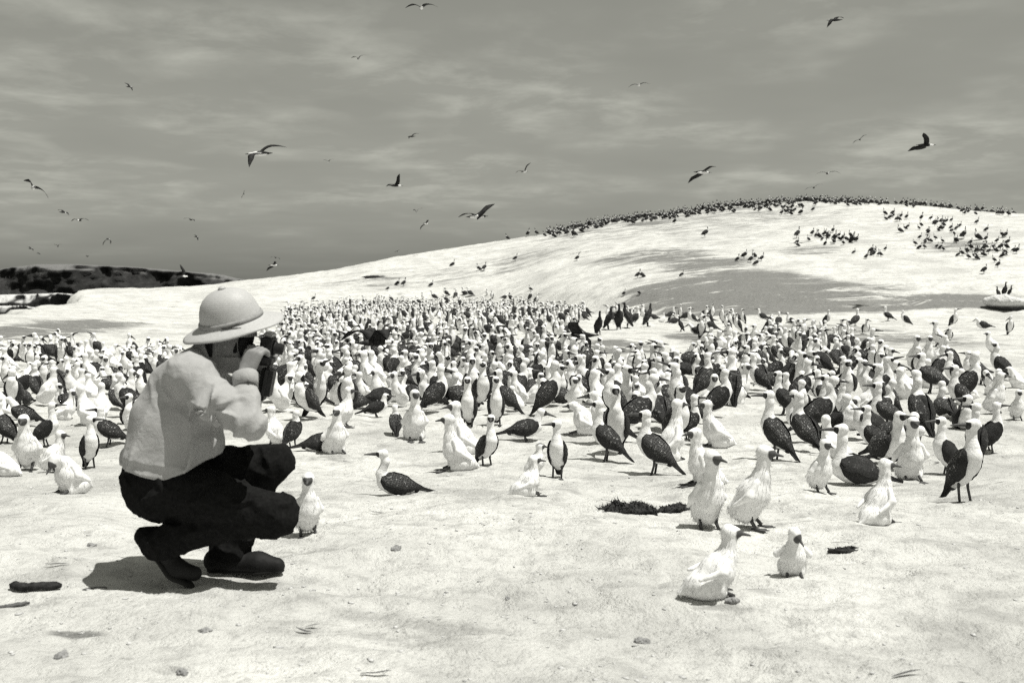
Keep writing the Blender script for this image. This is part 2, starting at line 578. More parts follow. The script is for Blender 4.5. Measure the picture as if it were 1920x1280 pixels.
# ground sheet, denser near the middle of the place
rows = np.concatenate([np.arange(-6, 2.6, 0.4), np.geomspace(2.6, 14, 330), np.geomspace(14, 60, 170)[1:], np.linspace(60, 125, 200)[1:], np.linspace(125, 230, 30)[1:]])
un = np.linspace(-1, 1, 420)
un = np.sign(un) * (0.62 * np.abs(un) + 0.38 * np.abs(un) ** 3)
Wd = 2.6 + 0.74 * np.maximum(rows, 0)
X = un[None] * Wd[:, None]; Y = np.repeat(rows[:, None], len(un), 1)
Z = height(X, Y)
nr, nc = X.shape
I = np.arange(nr * nc).reshape(nr, nc)
F = np.stack([I[:-1, :-1], I[:-1, 1:], I[1:, 1:], I[1:, :-1]], -1).reshape(-1, 4)
soilv = np.zeros(X.shape)
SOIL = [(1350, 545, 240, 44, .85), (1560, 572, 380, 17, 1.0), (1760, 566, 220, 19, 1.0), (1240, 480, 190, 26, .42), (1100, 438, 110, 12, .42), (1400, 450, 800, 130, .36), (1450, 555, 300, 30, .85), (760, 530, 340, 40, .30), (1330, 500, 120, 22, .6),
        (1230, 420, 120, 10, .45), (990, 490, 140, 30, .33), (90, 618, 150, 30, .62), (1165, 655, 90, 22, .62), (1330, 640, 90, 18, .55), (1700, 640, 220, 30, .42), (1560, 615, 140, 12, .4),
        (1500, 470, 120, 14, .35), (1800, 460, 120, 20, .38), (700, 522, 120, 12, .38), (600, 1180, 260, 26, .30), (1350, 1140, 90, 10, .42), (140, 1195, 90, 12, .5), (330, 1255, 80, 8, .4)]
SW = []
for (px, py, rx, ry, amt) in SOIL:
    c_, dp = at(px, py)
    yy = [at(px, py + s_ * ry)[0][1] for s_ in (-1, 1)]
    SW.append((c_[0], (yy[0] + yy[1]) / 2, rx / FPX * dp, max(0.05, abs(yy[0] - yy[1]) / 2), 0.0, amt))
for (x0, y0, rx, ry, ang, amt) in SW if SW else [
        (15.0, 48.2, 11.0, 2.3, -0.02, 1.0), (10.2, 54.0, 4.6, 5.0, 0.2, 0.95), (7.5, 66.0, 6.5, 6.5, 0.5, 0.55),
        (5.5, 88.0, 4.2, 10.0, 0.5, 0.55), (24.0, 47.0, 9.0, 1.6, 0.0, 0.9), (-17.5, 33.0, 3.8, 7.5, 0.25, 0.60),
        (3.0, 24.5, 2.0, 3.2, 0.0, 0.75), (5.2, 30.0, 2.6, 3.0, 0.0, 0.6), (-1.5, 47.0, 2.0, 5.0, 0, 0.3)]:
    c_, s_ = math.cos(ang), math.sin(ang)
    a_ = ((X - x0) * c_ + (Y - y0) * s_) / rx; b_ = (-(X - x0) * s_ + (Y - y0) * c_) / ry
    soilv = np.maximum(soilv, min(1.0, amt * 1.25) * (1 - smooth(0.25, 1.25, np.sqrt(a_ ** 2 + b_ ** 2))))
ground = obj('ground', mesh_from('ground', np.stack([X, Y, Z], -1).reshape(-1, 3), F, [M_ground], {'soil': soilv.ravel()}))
tag(ground, kind='structure')

q = 9000.0
sea = obj('sea', mesh_from('sea', [(-q, -q, -14), (q, -q, -14), (q, q, -14), (-q, q, -14)], [(0, 1, 2, 3)], [M_sea]))
tag(sea, kind='structure')


# far dark headland: a solid mound with a gullied cliff towards the cove
def headland(name, xs, y0, depth, tops, bottom, seed, rel, guano):
    nu, nv = 160, 60
    u = np.linspace(0, 1, nu); v = np.linspace(0, 1, nv)
    U, Vv = np.meshgrid(u, v, indexing='ij')
    X = np.interp(U, np.linspace(0, 1, len(xs)), xs)
    T = np.interp(U, np.linspace(0, 1, len(tops)), tops)
    cliff = smooth(0, 0.62, Vv)
    Zb = bottom + (T - bottom) * np.where(Vv < 0.62, (Vv / 0.62) ** 0.9, 1)
    back = np.clip((Vv - 0.62) / 0.38, 0, 1)
    Yy = y0 + depth * 0.20 * (Vv / 0.62) * (Vv < 0.62) + (Vv >= 0.62) * (depth * 0.20 + back * depth)
    g = fbm(X / rel * 1.3, Zb / rel * 2.0, Yy * 0.02, octs=5, seed=seed)
    Yy = Yy + rel * 0.5 * g * (Vv < 0.75) * (1 - smooth(0.55, 0.75, Vv))
    Zz = Zb - 16 * back ** 2 + rel * 0.012 * fbm(X * 0.3, Yy * 0.3, octs=3, seed=seed + 3)
    n = np.arange(nu * nv).reshape(nu, nv)
    F = np.stack([n[:-1, :-1], n[1:, :-1], n[1:, 1:], n[:-1, 1:]], -1).reshape(-1, 4)
    gv = (guano * np.where(Vv > 0.56, 1.0, 0.0) if guano < 0.5 else np.ones(X.shape)).ravel()
    return tag(obj(name, mesh_from(name, np.stack([X, Yy, Zz], -1).reshape(-1, 3), F, [M_rock], {'guano': gv})), kind='structure')


D1 = 330.0
pts = [(-120, 520), (-60, 516), (0, 509), (40, 502), (100, 497), (170, 497), (250, 500), (320, 505), (380, 510), (430, 516), (470, 524), (520, 534)]
headland('headland', [(p[0] - 960) / FPX * D1 for p in pts], D1 * 0.93, 60, [CAMZ + (HOR - p[1]) / FPX * D1 for p in pts], -16, 77, 9.0, 0.25)
D2 = 150.0
for nm, pts, sd in (('cliff_ledge', [(-260, 546), (-60, 551), (0, 552), (60, 551), (110, 549), (136, 551), (150, 570)], 5), ('cliff_ledge', [(-260, 568), (-60, 573), (0, 574), (35, 573), (58, 577), (66, 592)], 15)):
    dd = D2 if sd == 5 else D2 * 0.72
    headland(nm, [(p[0] - 960) / FPX * dd for p in pts], dd * 0.98, 14, [CAMZ + (HOR - p[1]) / FPX * dd for p in pts], -16, sd, 3.0, 1.0)

# ------------------------------------------------------------------ birds
def unit(v):
    v = np.array(v, float)
    return v / np.linalg.norm(v)


def tube(pts, rad, seg=8, flat=1.0):
    """closed tapered tube round a polyline; returns V, F(quads)"""
    pts = np.array(pts, float); n = len(pts)
    tan = np.gradient(pts, axis=0)
    V, F = [], []
    for i in range(n):
        t = unit(tan[i]); a = np.cross(t, (0, 0, 1.0) if abs(t[2]) < 0.95 else (0, 1.0, 0)); a /= np.linalg.norm(a); b_ = np.cross(a, t)
        for j in range(seg):
            th = 2 * math.pi * j / seg
            V.append(pts[i] + rad[i] * (a * math.cos(th) + b_ * math.sin(th) * flat))
    for i in range(n - 1):
        for j in range(seg):
            F.append((i * seg + j, i * seg + (j + 1) % seg, (i + 1) * seg + (j + 1) % seg, (i + 1) * seg + j))
    V = np.array(V)
    c0, c1 = len(V), len(V) + 1
    V = np.vstack([V, pts[0], pts[-1]])
    for j in range(seg):
        F.append((c0, (j + 1) % seg, j, c0)); F.append((c1, (n - 1) * seg + j, (n - 1) * seg + (j + 1) % seg, c1))
    return V, F


def tri_quads(F):
    return [tuple(dict.fromkeys(f)) for f in F]


def join(parts):
    V, F, o = [], [], 0
    for v, f in parts:
        V.append(v); F += [tuple(i + o for i in x) for x in f]; o += len(v)
    return np.vstack(V), F


class Pose:
    """an adult booby's pose; everything in metres, forward +x, feet on z = 0"""
    def __init__(s, pitch=48, cz=0.205, neck=1.0, lean=0.0, curve=0.0, hyaw=0, hpitch=0, sit=False, fat=1.0, seed=0, wingdrop=0.0):
        s.pitch, s.cz, s.neck, s.lean, s.curve, s.hyaw, s.hpitch, s.sit, s.fat, s.seed, s.wingdrop = pitch, cz, neck, lean, curve, hyaw, hpitch, sit, fat, seed, wingdrop
        p = R(pitch)
        s.a = np.array([math.cos(p), 0, math.sin(p)]); s.n = np.array([-math.sin(p), 0, math.cos(p)]); s.b = np.array([0, 1.0, 0])
        s.c = np.array([0, 0, cz])
        s.nb = s.c + 0.115 * s.a + 0.012 * s.n
        s.q1 = s.nb + np.array([0.012 + 0.03 * curve + 0.4 * lean, 0, 0.060])
        s.q2 = s.q1 + np.array([-0.012 - 0.035 * curve + lean, 0, 0.100 * neck])
        s.hd = s.q2 + np.array([0.012 + 0.018 * curve + 0.6 * lean, 0, 0.060 * neck])
        y, pp = R(hyaw), R(hpitch)
        s.f = np.array([math.cos(pp) * math.cos(y), math.cos(pp) * math.sin(y), math.sin(pp)])
        s.bb = s.hd + 0.045 * s.f
        s.top = s.hd[2] + 0.042


RXA = [-0.42, -0.24, -0.17, -0.06, 0.05, 0.12, 0.16]
RRA = [0.010, 0.024, 0.038, 0.082, 0.092, 0.080, 0.066]


def adult_body(P, h, mesh_name='booby_body'):
    g = SDF((-0.36, -0.17, -0.01), (0.36, 0.17, 0.80), h)
    a, c, f = P.a, P.c, P.f
    fa = P.fat
    g.chain([c - 0.175 * a, c - 0.06 * a, c + 0.05 * a, c + 0.115 * a], [0.034, 0.078 * fa, 0.088 * fa, 0.074 * fa], 0.03, flat=(1, 0.92))
    g.chain([P.nb, P.q1, P.q2, P.hd], [0.066, 0.044, 0.0345, 0.034], 0.024)
    g.cone(P.hd - 0.010 * f, P.hd + 0.026 * f, 0.0450, 0.033, 0.010)
    g.cone(P.hd + 0.02 * f, P.hd + 0.052 * f, 0.026, 0.014, 0.01)
    V, F = g.mesh()
    V = relax(V, F, 1, 0.4)
    rel = V - c
    da, dn = rel @ a, rel @ P.n
    below = (V - P.q1) @ np.array([0, 0, 1.0])
    mant = smooth(0.015, 0.045, dn) * (1 - smooth(0.095, 0.145, da)) * (1 - smooth(0.0, 0.05, V[:, 2] - P.q1[2] + 0.01))
    rump = 1 - smooth(-0.185, -0.15, da)
    fx = (V - P.hd) @ f
    fr = np.linalg.norm(V - P.bb, axis=1)
    face = smooth(0.046, 0.030, fr) * smooth(0.004, 0.016, fx) * smooth(0.026, 0.012, V[:, 2] - P.hd[2])
    return mesh_from(mesh_name, V, F, [M_plum], {'dark': np.clip(np.maximum(np.maximum(mant, rump), face), 0, 1)})


def wing_mesh(P, side, ns=22, nt_=11, seed=0, th=0.012, merged=False):
    rr = np.random.default_rng(seed)
    s = np.linspace(0, 1, ns); t = np.linspace(0, 1, nt_)
    xa = 0.150 - 0.50 * s
    up = np.interp(s, [0, 0.2, 0.6, 1], [40, 74, 84, 86])
    low = np.interp(s, [0, 0.08, 0.3, 0.55, 0.8, 1], [6, -28, -50, -30, 30, 80]) - P.wingdrop * np.interp(s, [0, .3, .7, 1], [0, 1, 1, 0.3])
    low = low + np.where(s > 0.35, 1, 0) * rr.uniform(-5, 5, ns)
    rad = np.interp(xa, RXA, RRA) * P.fat
    V, U = [], []
    for layer in (0, 1):
        for i in range(ns):
            for j in range(nt_):
                th_ = R(low[i] + (up[i] - low[i]) * t[j])
                bul = 0.012 * math.sin(math.pi * min(1, 0.15 + s[i])) + 0.006 * (t[j] > 0.45) + (0.006 * ((t[j] * 5 + s[i] * 2) % 1.0) if s[i] > 0.4 else 0.005 * (1 - (s[i] * 12) % 1.0))
                r_ = rad[i] + bul - layer * th * (0.25 + 0.75 * math.sin(math.pi * (0.08 + 0.84 * t[j]))) * (1 - 0.6 * s[i]) - layer * 0.002
                V.append(P.c + P.a * xa[i] + (P.b * side * math.cos(th_) + P.n * math.sin(th_)) * r_)
                U.append((s[i], t[j]))
    V = np.array(V)
    V[:, 2] = np.maximum(V[:, 2], 0.006)
    F = []
    N = ns * nt_
    for i in range(ns - 1):
        for j in range(nt_ - 1):
            q_ = (i * nt_ + j, i * nt_ + j + 1, (i + 1) * nt_ + j + 1, (i + 1) * nt_ + j)
            if side > 0:
                q_ = q_[::-1]
            F.append(q_); F.append(tuple(x + N for x in q_[::-1]))
    ring = [i * nt_ for i in range(ns)] + [(ns - 1) * nt_ + j for j in range(1, nt_)] + [i * nt_ + nt_ - 1 for i in range(ns - 2, -1, -1)] + [j for j in range(nt_ - 2, 0, -1)]
    for x, y in zip(ring, ring[1:] + ring[:1]):
        q_ = (x, y, y + N, x + N)
        F.append(q_ if side < 0 else q_[::-1])
    if merged:
        return V, F
    return mesh_from('booby_wing', V, F, [M_wing], uvs=U)


def bill_mesh(P, L=0.126, r=0.0180, merged=False):
    dwn = np.array([0, 0, -1.0])
    pts = [P.bb - 0.012 * P.f + (L + 0.012) * t * P.f + dwn * 0.006 * t * t for t in (0, 0.2, 0.45, 0.75, 0.93, 1)]
    V, F = tube(pts, [r * 1.05, r * 0.9, r * 0.68, r * 0.45, r * 0.30, r * 0.10], 8, 1.0)
    if merged:
        return V, tri_quads(F)
    return mesh_from('booby_bill', V, tri_quads(F), [M_bill])


def tail_mesh(P, L=0.17, merged=False):
    e = P.c - 0.15 * P.a
    V, F = [], []
    st = [(0, 0.030, 0.018), (0.35, 0.040, 0.012), (0.7, 0.030, 0.008), (0.92, 0.012, 0.005), (1.0, 0.003, 0.003)]
    pts, n = [], 8
    for t, wd_, thk in st:
        c = e - P.a * (L + 0.03) * t + P.n * 0.010
        for j in range(n):
            an = 2 * math.pi * j / n
            V.append(c + P.b * wd_ * math.cos(an) + P.n * thk * math.sin(an))
    for i in range(len(st) - 1):
        for j in range(n):
            F.append((i * n + j, (i + 1) * n + j, (i + 1) * n + (j + 1) % n, i * n + (j + 1) % n))
    F.append(tuple(range(n))); F.append(tuple(range((len(st) - 1) * n, len(st) * n))[::-1])
    V = np.array(V); V[:, 2] = np.maximum(V[:, 2], 0.012)
    if merged:
        return V, F
    return mesh_from('booby_tail', V, F, [M_flydark])


def leg_mesh(P, side, fwd=0.0, r=0.010):
    top = np.array([-0.005 + 0.0, side * 0.042, max(0.05, P.cz - 0.055)])
    foot = np.array([0.015 + fwd, side * 0.045, 0.012])
    v1, f1 = tube([top, (top + foot) / 2 + (-0.008, 0, 0), foot], [r * 1.6, r, r], 6)
    # webbed foot: three toes and the skin between them
    fv, ff = [], []
    for k_, zz in ((0, 0.011), (1, 0.001)):
        fv.append(foot + (-0.022, 0, zz - 0.012))
        for an, L in ((-30, 0.060), (-15, 0.054), (0, 0.072), (15, 0.054), (30, 0.062)):
            fv.append(foot + np.array([math.cos(R(an)) * L, math.sin(R(an)) * L, (zz * (0.5 if k_ == 0 else 1)) - 0.012]))
    for i in range(1, 5):
        ff.append((0, i, i + 1)); ff.append((6, 6 + i + 1, 6 + i))
    for x, y in [(0, 1), (1, 2), (2, 3), (3, 4), (4, 5), (5, 0)]:
        ff.append((x, x + 6, y + 6, y))
    V, F = join([(v1, tri_quads(f1)), (np.array(fv), ff)])
    return mesh_from('booby_leg', V, F, [M_leg])


def eye_mesh(P, side):
    lat = np.cross((0, 0, 1.0), P.f); lat /= np.linalg.norm(lat)
    c = P.hd + 0.026 * P.f + side * 0.0265 * lat + np.array([0, 0, 0.008])
    V, F = tube([c - 0.004 * lat, c, c + 0.004 * lat], [0.003, 0.0055, 0.003], 8)
    return mesh_from('booby_eye', V, tri_quads(F), [M_eye])


def adult_parts(P, level, h):
    """level 0 near: everything; 1: body, wings, bill, tail"""
    L = [('body', adult_body(P, h)), ('wing', wing_mesh(P, 1, seed=P.seed)), ('wing', wing_mesh(P, -1, seed=P.seed + 1)), ('bill', bill_mesh(P)), ('tail', tail_mesh(P))]
    if level == 0:
        if not P.sit:
            L += [('leg', leg_mesh(P, 1, 0.012)), ('leg', leg_mesh(P, -1, -0.01))]
        L += [('eye', eye_mesh(P, 1)), ('eye', eye_mesh(P, -1))]
    return L


class Chick:
    def __init__(s, sit=False, tall=1.0, lean=0.0, hyaw=0, hpitch=-5, seed=0, slump=0.0, wing=0.0, big=1.0):
        s.sit, s.tall, s.lean, s.hyaw, s.hpitch, s.seed, s.slump, s.wing, s.big = sit, tall, lean, hyaw, hpitch, seed, slump, wing, big
        z0 = 0.0 if sit else 0.035
        s.z0 = z0
        s.base = np.array([-0.045, 0, z0 + 0.066])
        if sit:
            s.base = s.base + np.array([-0.028, 0, -0.004])
        s.mid = np.array([-0.005 + 0.3 * lean, 0, z0 + 0.062 + 0.070 * tall])
        s.sh = np.array([0.022 + 0.7 * lean, 0, z0 + 0.062 + 0.135 * tall])
        s.nk = s.sh + np.array([0.008 + 0.2 * lean + 0.03 * slump, 0, 0.066 * tall * (1 - slump)])
        s.hd = s.nk + np.array([0.008 + 0.05 * slump, 0, 0.050 * (1 - 1.1 * slump)])
        y, pp = R(hyaw), R(hpitch)
        s.f = np.array([math.cos(pp) * math.cos(y), math.cos(pp) * math.sin(y), math.sin(pp)])
        s.bb = s.hd + 0.043 * s.f
        s.top = s.hd[2] + 0.045
        s.cz = z0 + 0.09


def chick_body(P, h):
    g = SDF((-0.26, -0.20, -0.03), (0.30, 0.20, 0.60), h)
    g.chain([P.base, P.mid, P.sh], [0.074, 0.077, 0.048], 0.040, flat=(1, 0.95))
    g.cone(P.base + (-0.055, 0, -0.012), P.base, 0.030, 0.06, 0.04)
    if P.sit:
        for sd in (-1, 1):
            g.cone(P.base + (0.02, sd * 0.040, -0.014), P.base + (0.080, sd * 0.044, -0.034), 0.046, 0.026, 0.03)
        g.ell(P.base + (0.012, 0, -0.002), (0.098, 0.088, 0.064), 0.03)
        g.cone(P.base + (-0.05, 0, -0.01), P.base + (-0.115, 0, -0.036), 0.040, 0.014, 0.03)
    g.chain([P.sh, P.nk, P.hd], [0.044, 0.030, 0.032], 0.026)
    g.cone(P.hd - 0.010 * P.f, P.hd + 0.022 * P.f, 0.0405, 0.029, 0.015)
    g.cone(P.hd + 0.02 * P.f, P.hd + 0.048 * P.f, 0.024, 0.014, 0.01)
    if h < 0.02:
        g.rough(0.0015, 48, 48, 40, 2, P.seed, P.bb)
    V, F = g.mesh()
    V = relax(V, F, 1, 0.35)
    V[:, 2] = np.maximum(V[:, 2], 0.0)
    fr = np.linalg.norm(V - P.bb, axis=1)
    face = smooth(0.046, 0.028, fr) * smooth(0.002, 0.014, (V - P.hd) @ P.f) * smooth(0.024, 0.008, V[:, 2] - P.hd[2])
    return V, F, face


def chick_wing(P, side, h=0.008):
    g = SDF((-0.24, -0.22, -0.02), (0.24, 0.22, 0.5), h)
    out = 1 + 0.28 * P.wing
    p0 = P.sh + (-0.015, side * 0.058, -0.015)
    p1 = P.mid + (-0.012, side * 0.084 * out, -0.01 + 0.02 * P.wing)
    p2 = P.base + (-0.045, side * 0.076 * out, 0.018 + 0.03 * P.wing)
    g.chain([p0, p1, p2], [0.018, 0.021, 0.010], 0.02)
    g.rough(0.0015, 40, 40, 40, 2, P.seed + side)
    V, F = g.mesh()
    dark = 0.30 * smooth(0.0, 0.05, (P.base[2] + 0.03) - V[:, 2] + 0.01)
    return mesh_from('chick_wing', V, F, [M_down], {'dark': dark})


def down_mesh(V, F, P, n=900):
    """short tufts of down standing off the skin"""
    rr = np.random.default_rng(P.seed + 5)
    N = vnormals(V, F)
    ok = np.where((np.linalg.norm(V - P.bb, axis=1) > 0.062) & (V[:, 2] > 0.006))[0]
    i = rr.choice(ok, n)
    p, nn = V[i], N[i]
    d = nn * 0.45 + rr.normal(0, 0.22, (n, 3)) + np.array([-0.20, 0, -0.75])
    d /= np.linalg.norm(d, axis=1)[:, None]
    side = np.cross(d, nn + rr.normal(0, 0.25, (n, 3))); side /= np.linalg.norm(side, axis=1)[:, None]
    L = rr.uniform(0.010, 0.022, n)[:, None]
    A = p - side * 0.0022; B = p + side * 0.0022; T = p + d * L
    T[:, 2] = np.maximum(T[:, 2], 0.001)
    me = mesh_from('chick_down', np.stack([A, B, T], 1).reshape(-1, 3), np.arange(3 * n).reshape(n, 3), [M_down], {'dark': np.zeros(3 * n)})
    me.normals_split_custom_set_from_vertices(np.repeat(nn, 3, 0).tolist())
    return me


def chick_parts(P, level, h):
    V, F, face = chick_body(P, h)
    L = [('body', mesh_from('chick_body', V, F, [M_down], {'dark': face})), ('bill', bill_mesh(P, 0.055, 0.0135))]
    if level <= 1:
        L += [('wing', chick_wing(P, 1, h)), ('wing', chick_wing(P, -1, h))]
    if level == 0:
        L += [('down', down_mesh(V, F, P))]
        fw = 0.055 if P.sit else 0.0
        L += [('leg', leg_mesh(P, 1, 0.02 + fw)), ('leg', leg_mesh(P, -1, fw))]
    return L


def merged(parts, name, mat):
    """one small single mesh: list of (V, F, dark)"""
    V, F, D, o = [], [], [], 0
    for v, f, d in parts:
        V.append(v); F += [tuple(int(i) + o for i in x) for x in f]; D.append(np.broadcast_to(d, (len(v),))); o += len(v)
    return np.vstack(V), F, np.concatenate(D)


def far_adult(P, h=0.030):
    me = adult_body(P, h)
    V = np.empty(len(me.vertices) * 3, np.float32); me.vertices.foreach_get('co', V); V = V.reshape(-1, 3)
    F = [tuple(p.vertices) for p in me.polygons]
    d = np.empty(len(V), np.float32); me.attributes['dark'].data.foreach_get('value', d)
    bpy.data.meshes.remove(me)
    ps = [(V, F, d)]
    for sd in (1, -1):
        v, f = wing_mesh(P, sd, 6, 4, P.seed, merged=True); ps.append((v, f, 1.0))
    v, f = bill_mesh(P, merged=True); ps.append((v, f, 1.0))
    v, f = tail_mesh(P, merged=True); ps.append((v, f, 1.0))
    return merged(ps, 'far', M_plum)


def far_chick(P, h=0.030):
    V, F, face = chick_body(P, h)
    v, f = bill_mesh(P, 0.055, 0.0135, merged=True)
    return merged([(V, F, face), (v, f, 1.0)], 'far', M_plum)


def dark_bird(kind, h, seed=0, sit=False, hyaw=0, spread=0):
    """pelican of the hill or black cormorant, one mesh; returns V, F, dark"""
    g = SDF((-0.55, -0.30, -0.01), (0.6, 0.30, 1.05), h)
    y = R(hyaw)
    f = np.array([math.cos(y), math.sin(y), 0])
    if kind == 'cormorant':
        c = np.array([0, 0, 0.30]); a = unit((0.45, 0, 0.89))
        g.chain([c - 0.27 * a, c - 0.10 * a, c + 0.05 * a, c + 0.14 * a], [0.022, 0.075, 0.092, 0.062], 0.03)
        q1 = c + 0.17 * a + (0.01, 0, 0.02); q2 = q1 + (-0.01, 0, 0.09); hd = q2 + (0.01, 0, 0.075)
        g.chain([c + 0.12 * a, q1, q2, hd], [0.055, 0.040, 0.027, 0.028], 0.025)
        g.cone(hd, hd + 0.045 * f, 0.028, 0.017, 0.01)
        g.cone(hd + 0.03 * f, hd + 0.13 * f + (0, 0, 0.01), 0.014, 0.006, 0.005)
        for sd in (1, -1):
            g.chain([c + 0.10 * a + (0, sd * 0.075, 0), c - 0.05 * a + (-0.01, sd * 0.09, 0), c - 0.28 * a + (-0.02, sd * 0.035, 0)], [0.03, 0.035, 0.012], 0.015)
            g.cone((0.0, sd * 0.04, 0.12), (0.01, sd * 0.045, 0.01), 0.022, 0.014, 0.01)
            g.cone((0.0, sd * 0.045, 0.008), (0.07, sd * 0.055, 0.006), 0.012, 0.014, 0.01)
    else:
        z = 0.24 if sit else 0.36
        c = np.array([0, 0, z]); a = unit((0.85, 0, 0.52))
        g.chain([c - 0.30 * a, c - 0.10 * a, c + 0.08 * a, c + 0.18 * a], [0.04, 0.12, 0.13, 0.08], 0.04)
        q1 = c + 0.20 * a + (0.04, 0, 0.06); q2 = q1 + (-0.06, 0, 0.13); hd = q2 + (0.03, 0, 0.12)
        g.chain([c + 0.16 * a, q1, q2, hd], [0.06, 0.045, 0.033, 0.032], 0.02)
        g.cone(hd, hd + 0.05 * f, 0.036, 0.026, 0.01)
        g.cone(hd + 0.04 * f, hd + 0.13 * f + (0, 0, -0.22), 0.026, 0.010, 0.01)
        for sd in (1, -1):
            g.chain([c + 0.12 * a + (0, sd * 0.10, 0), c - 0.08 * a + (-0.01, sd * 0.125, 0.01), c - 0.36 * a + (0, sd * 0.05, 0.03)], [0.04, 0.05, 0.02], 0.02)
            if not sit:
                g.cone((-0.02, sd * 0.06, 0.24), (0.0, sd * 0.06, 0.012), 0.026, 0.018, 0.01)
                g.cone((0, sd * 0.06, 0.01), (0.10, sd * 0.07, 0.008), 0.014, 0.018, 0.01)
    V, F = g.mesh()
    if h < 0.02:
        V = relax(V, F, 1, 0.4)
    if kind == 'cormorant':
        d = np.ones(len(V))
        d = d - 0.95 * smooth(0.035, 0.07, (V - c) @ np.array([a[2], 0, -a[0]])) * smooth(0.5, 0.40, V[:, 2]) * (np.abs(V[:, 1]) < 0.05) * (seed % 3 == 0)
    else:
        d = np.ones(len(V)) * 0.95
        d = d - 0.95 * smooth(hd[2] - 0.10, hd[2] - 0.02, V[:, 2]) * (seed % 2) - 0.5 * (((V - q1) ** 2).sum(1) < 0.012)
    return V, F, np.clip(d, 0, 1)

# ------------------------------------------------------------------ the crouching photographer
M_skin = plain('skin', 0.25, 0.6, 0.3, 55, 0.12, 0.15, 0.004)
M_hair = plain('dark_hair', 0.012, 0.7, 0.2, 90, 0.5)
M_trous = plain('black_trouser_cloth', 0.011, 0.95, 0.04, 70, 0.4, 0.5, 0.004)
M_shoe = plain('black_shoe_leather', 0.010, 0.68, 0.2, 40, 0.3)
M_sole = plain('shoe_sole', 0.02, 0.8, 0.1)
M_case = plain('brown_camera_leather', 0.014, 0.6, 0.25, 60, 0.4, 0.4, 0.003)
M_chrome = plain('worn_metal', 0.25, 0.35, 0.6, 50, 0.2)
M_button = plain('dark_button', 0.06, 0.5, 0.3)
M_band = plain('helmet_band', 0.30, 0.8, 0.1, 120, 0.2)

M_shirt, k, b = new_mat('light_cotton_shirt')
loc = k.n('ShaderNodeTexCoord').outputs['Object']
weave = k.noise(loc, 420, 2, 0.6)
cr = k.noise(loc, 22, 4, 0.6, 0.6)
put(k, b, 'Base Color', k.mixc(0.25, k.ramp(cr, [(0.3, 0.32), (0.7, 0.38)]), k.ramp(weave, [(0.3, 0.27), (0.7, 0.42)])))
put(k, b, 'Sheen Weight', 0.08)
bump(k, b, k.math('ADD', k.math('MULTIPLY', cr, 1.0), k.math('MULTIPLY', weave, 0.12)), 0.45, 0.012)

M_helm, k, b = new_mat('helmet_cloth')
loc = k.n('ShaderNodeTexCoord').outputs['Object']
sp = k.n('ShaderNodeSeparateXYZ', {0: loc})
wv = k.n('ShaderNodeTexWave', {'Vector': loc, 'Scale': 42.0, 'Distortion': 0.6, 'Detail': 1.0}, bands_direction='Z').outputs['Fac']
hn = k.noise(loc, 120, 3)
put(k, b, 'Base Color', k.mixc(0.5, k.ramp(wv, [(0.0, 0.41), (0.6, 0.45)]), k.ramp(hn, [(0.3, 0.36), (0.7, 0.50)])))
put(k, b, 'Roughness', 0.55); put(k, b, 'Specular IOR Level', 0.35)
bump(k, b, k.math('ADD', wv, k.math('MULTIPLY', hn, 0.6)), 0.12, 0.002)

MP, md = at(400, 1088)
PPM = FPX / md


def mp(px, py, y=0.0):
    """photo pixel -> the man's own frame (x right, y away, z up), at depth offset y"""
    k_ = (md + y) / FPX
    return np.array([(px - 400) * k_ + (400 - 960) / FPX * y, y, (1088 - py) * k_ - (1088 - HOR) / FPX * y * 1.0])


man = bpy.data.objects.new('person', None)
COL.objects.link(man)
man.location = MP
tag(man, 'crouching man in pith helmet, pale shirt and black trousers photographing the birds', 'person')

pelvis = mp(285, 905); 
hipR, hipL = mp(295, 915, -0.10), mp(295, 910, 0.10)
kneeR, kneeL = mp(520, 966, -0.15), mp(513, 868, 0.15)
ankR, ankL = mp(296, 1022, -0.13), mp(428, 1035, 0.10)
shR, shL = mp(362, 706, -0.17), mp(375, 700, 0.19)
elR, elL = mp(468, 792, -0.25), mp(465, 760, 0.22)
wrR, wrL = mp(466, 702, -0.14), mp(495, 690, 0.13)
neckb = mp(392, 668, 0.0)
head = mp(440, 648, 0.0)
fd = unit((0.97, 0.05, -0.20))                       # where the face points
HR = rot_to(fd)


def hp(f_, l_, u_):
    return head + HR @ np.array([f_, l_, u_])


# --- body (skin), one continuous mesh: head, neck, trunk, arms, hands with fingers, legs
g = SDF((-0.52, -0.36, -0.005), (0.42, 0.36, 1.22), 0.005)
g.ell(hp(-0.005, 0, 0.035), (0.100, 0.077, 0.100), 0.03, HR)
g.ell(hp(0.035, 0, -0.035), (0.062, 0.058, 0.075), 0.035, HR)
g.cone(hp(0.060, 0, -0.085), hp(0.078, 0, -0.095), 0.026, 0.022, 0.03)          # chin
g.cone(hp(0.090, 0, 0.020), hp(0.112, 0, -0.022), 0.009, 0.014, 0.012)          # nose
g.cone(hp(0.085, -0.035, 0.030), hp(0.085, 0.035, 0.030), 0.012, 0.012, 0.015)  # brow
for sd in (-1, 1):
    g.ell(hp(0.082, sd * 0.032, 0.008), (0.012, 0.014, 0.010), 0.006, HR, cut=True)
    g.ell(hp(0.078, sd * 0.032, 0.008), (0.012, 0.013, 0.012), 0.003, HR)
    g.ell(hp(-0.012, sd * 0.080, -0.005), (0.020, 0.008, 0.032), 0.008, HR)      # ear
    g.ell(hp(-0.008, sd * 0.089, -0.003), (0.010, 0.006, 0.018), 0.004, HR, cut=True)
g.cone(hp(0.085, -0.018, -0.058), hp(0.085, 0.018, -0.058), 0.009, 0.009, 0.008)  # lips
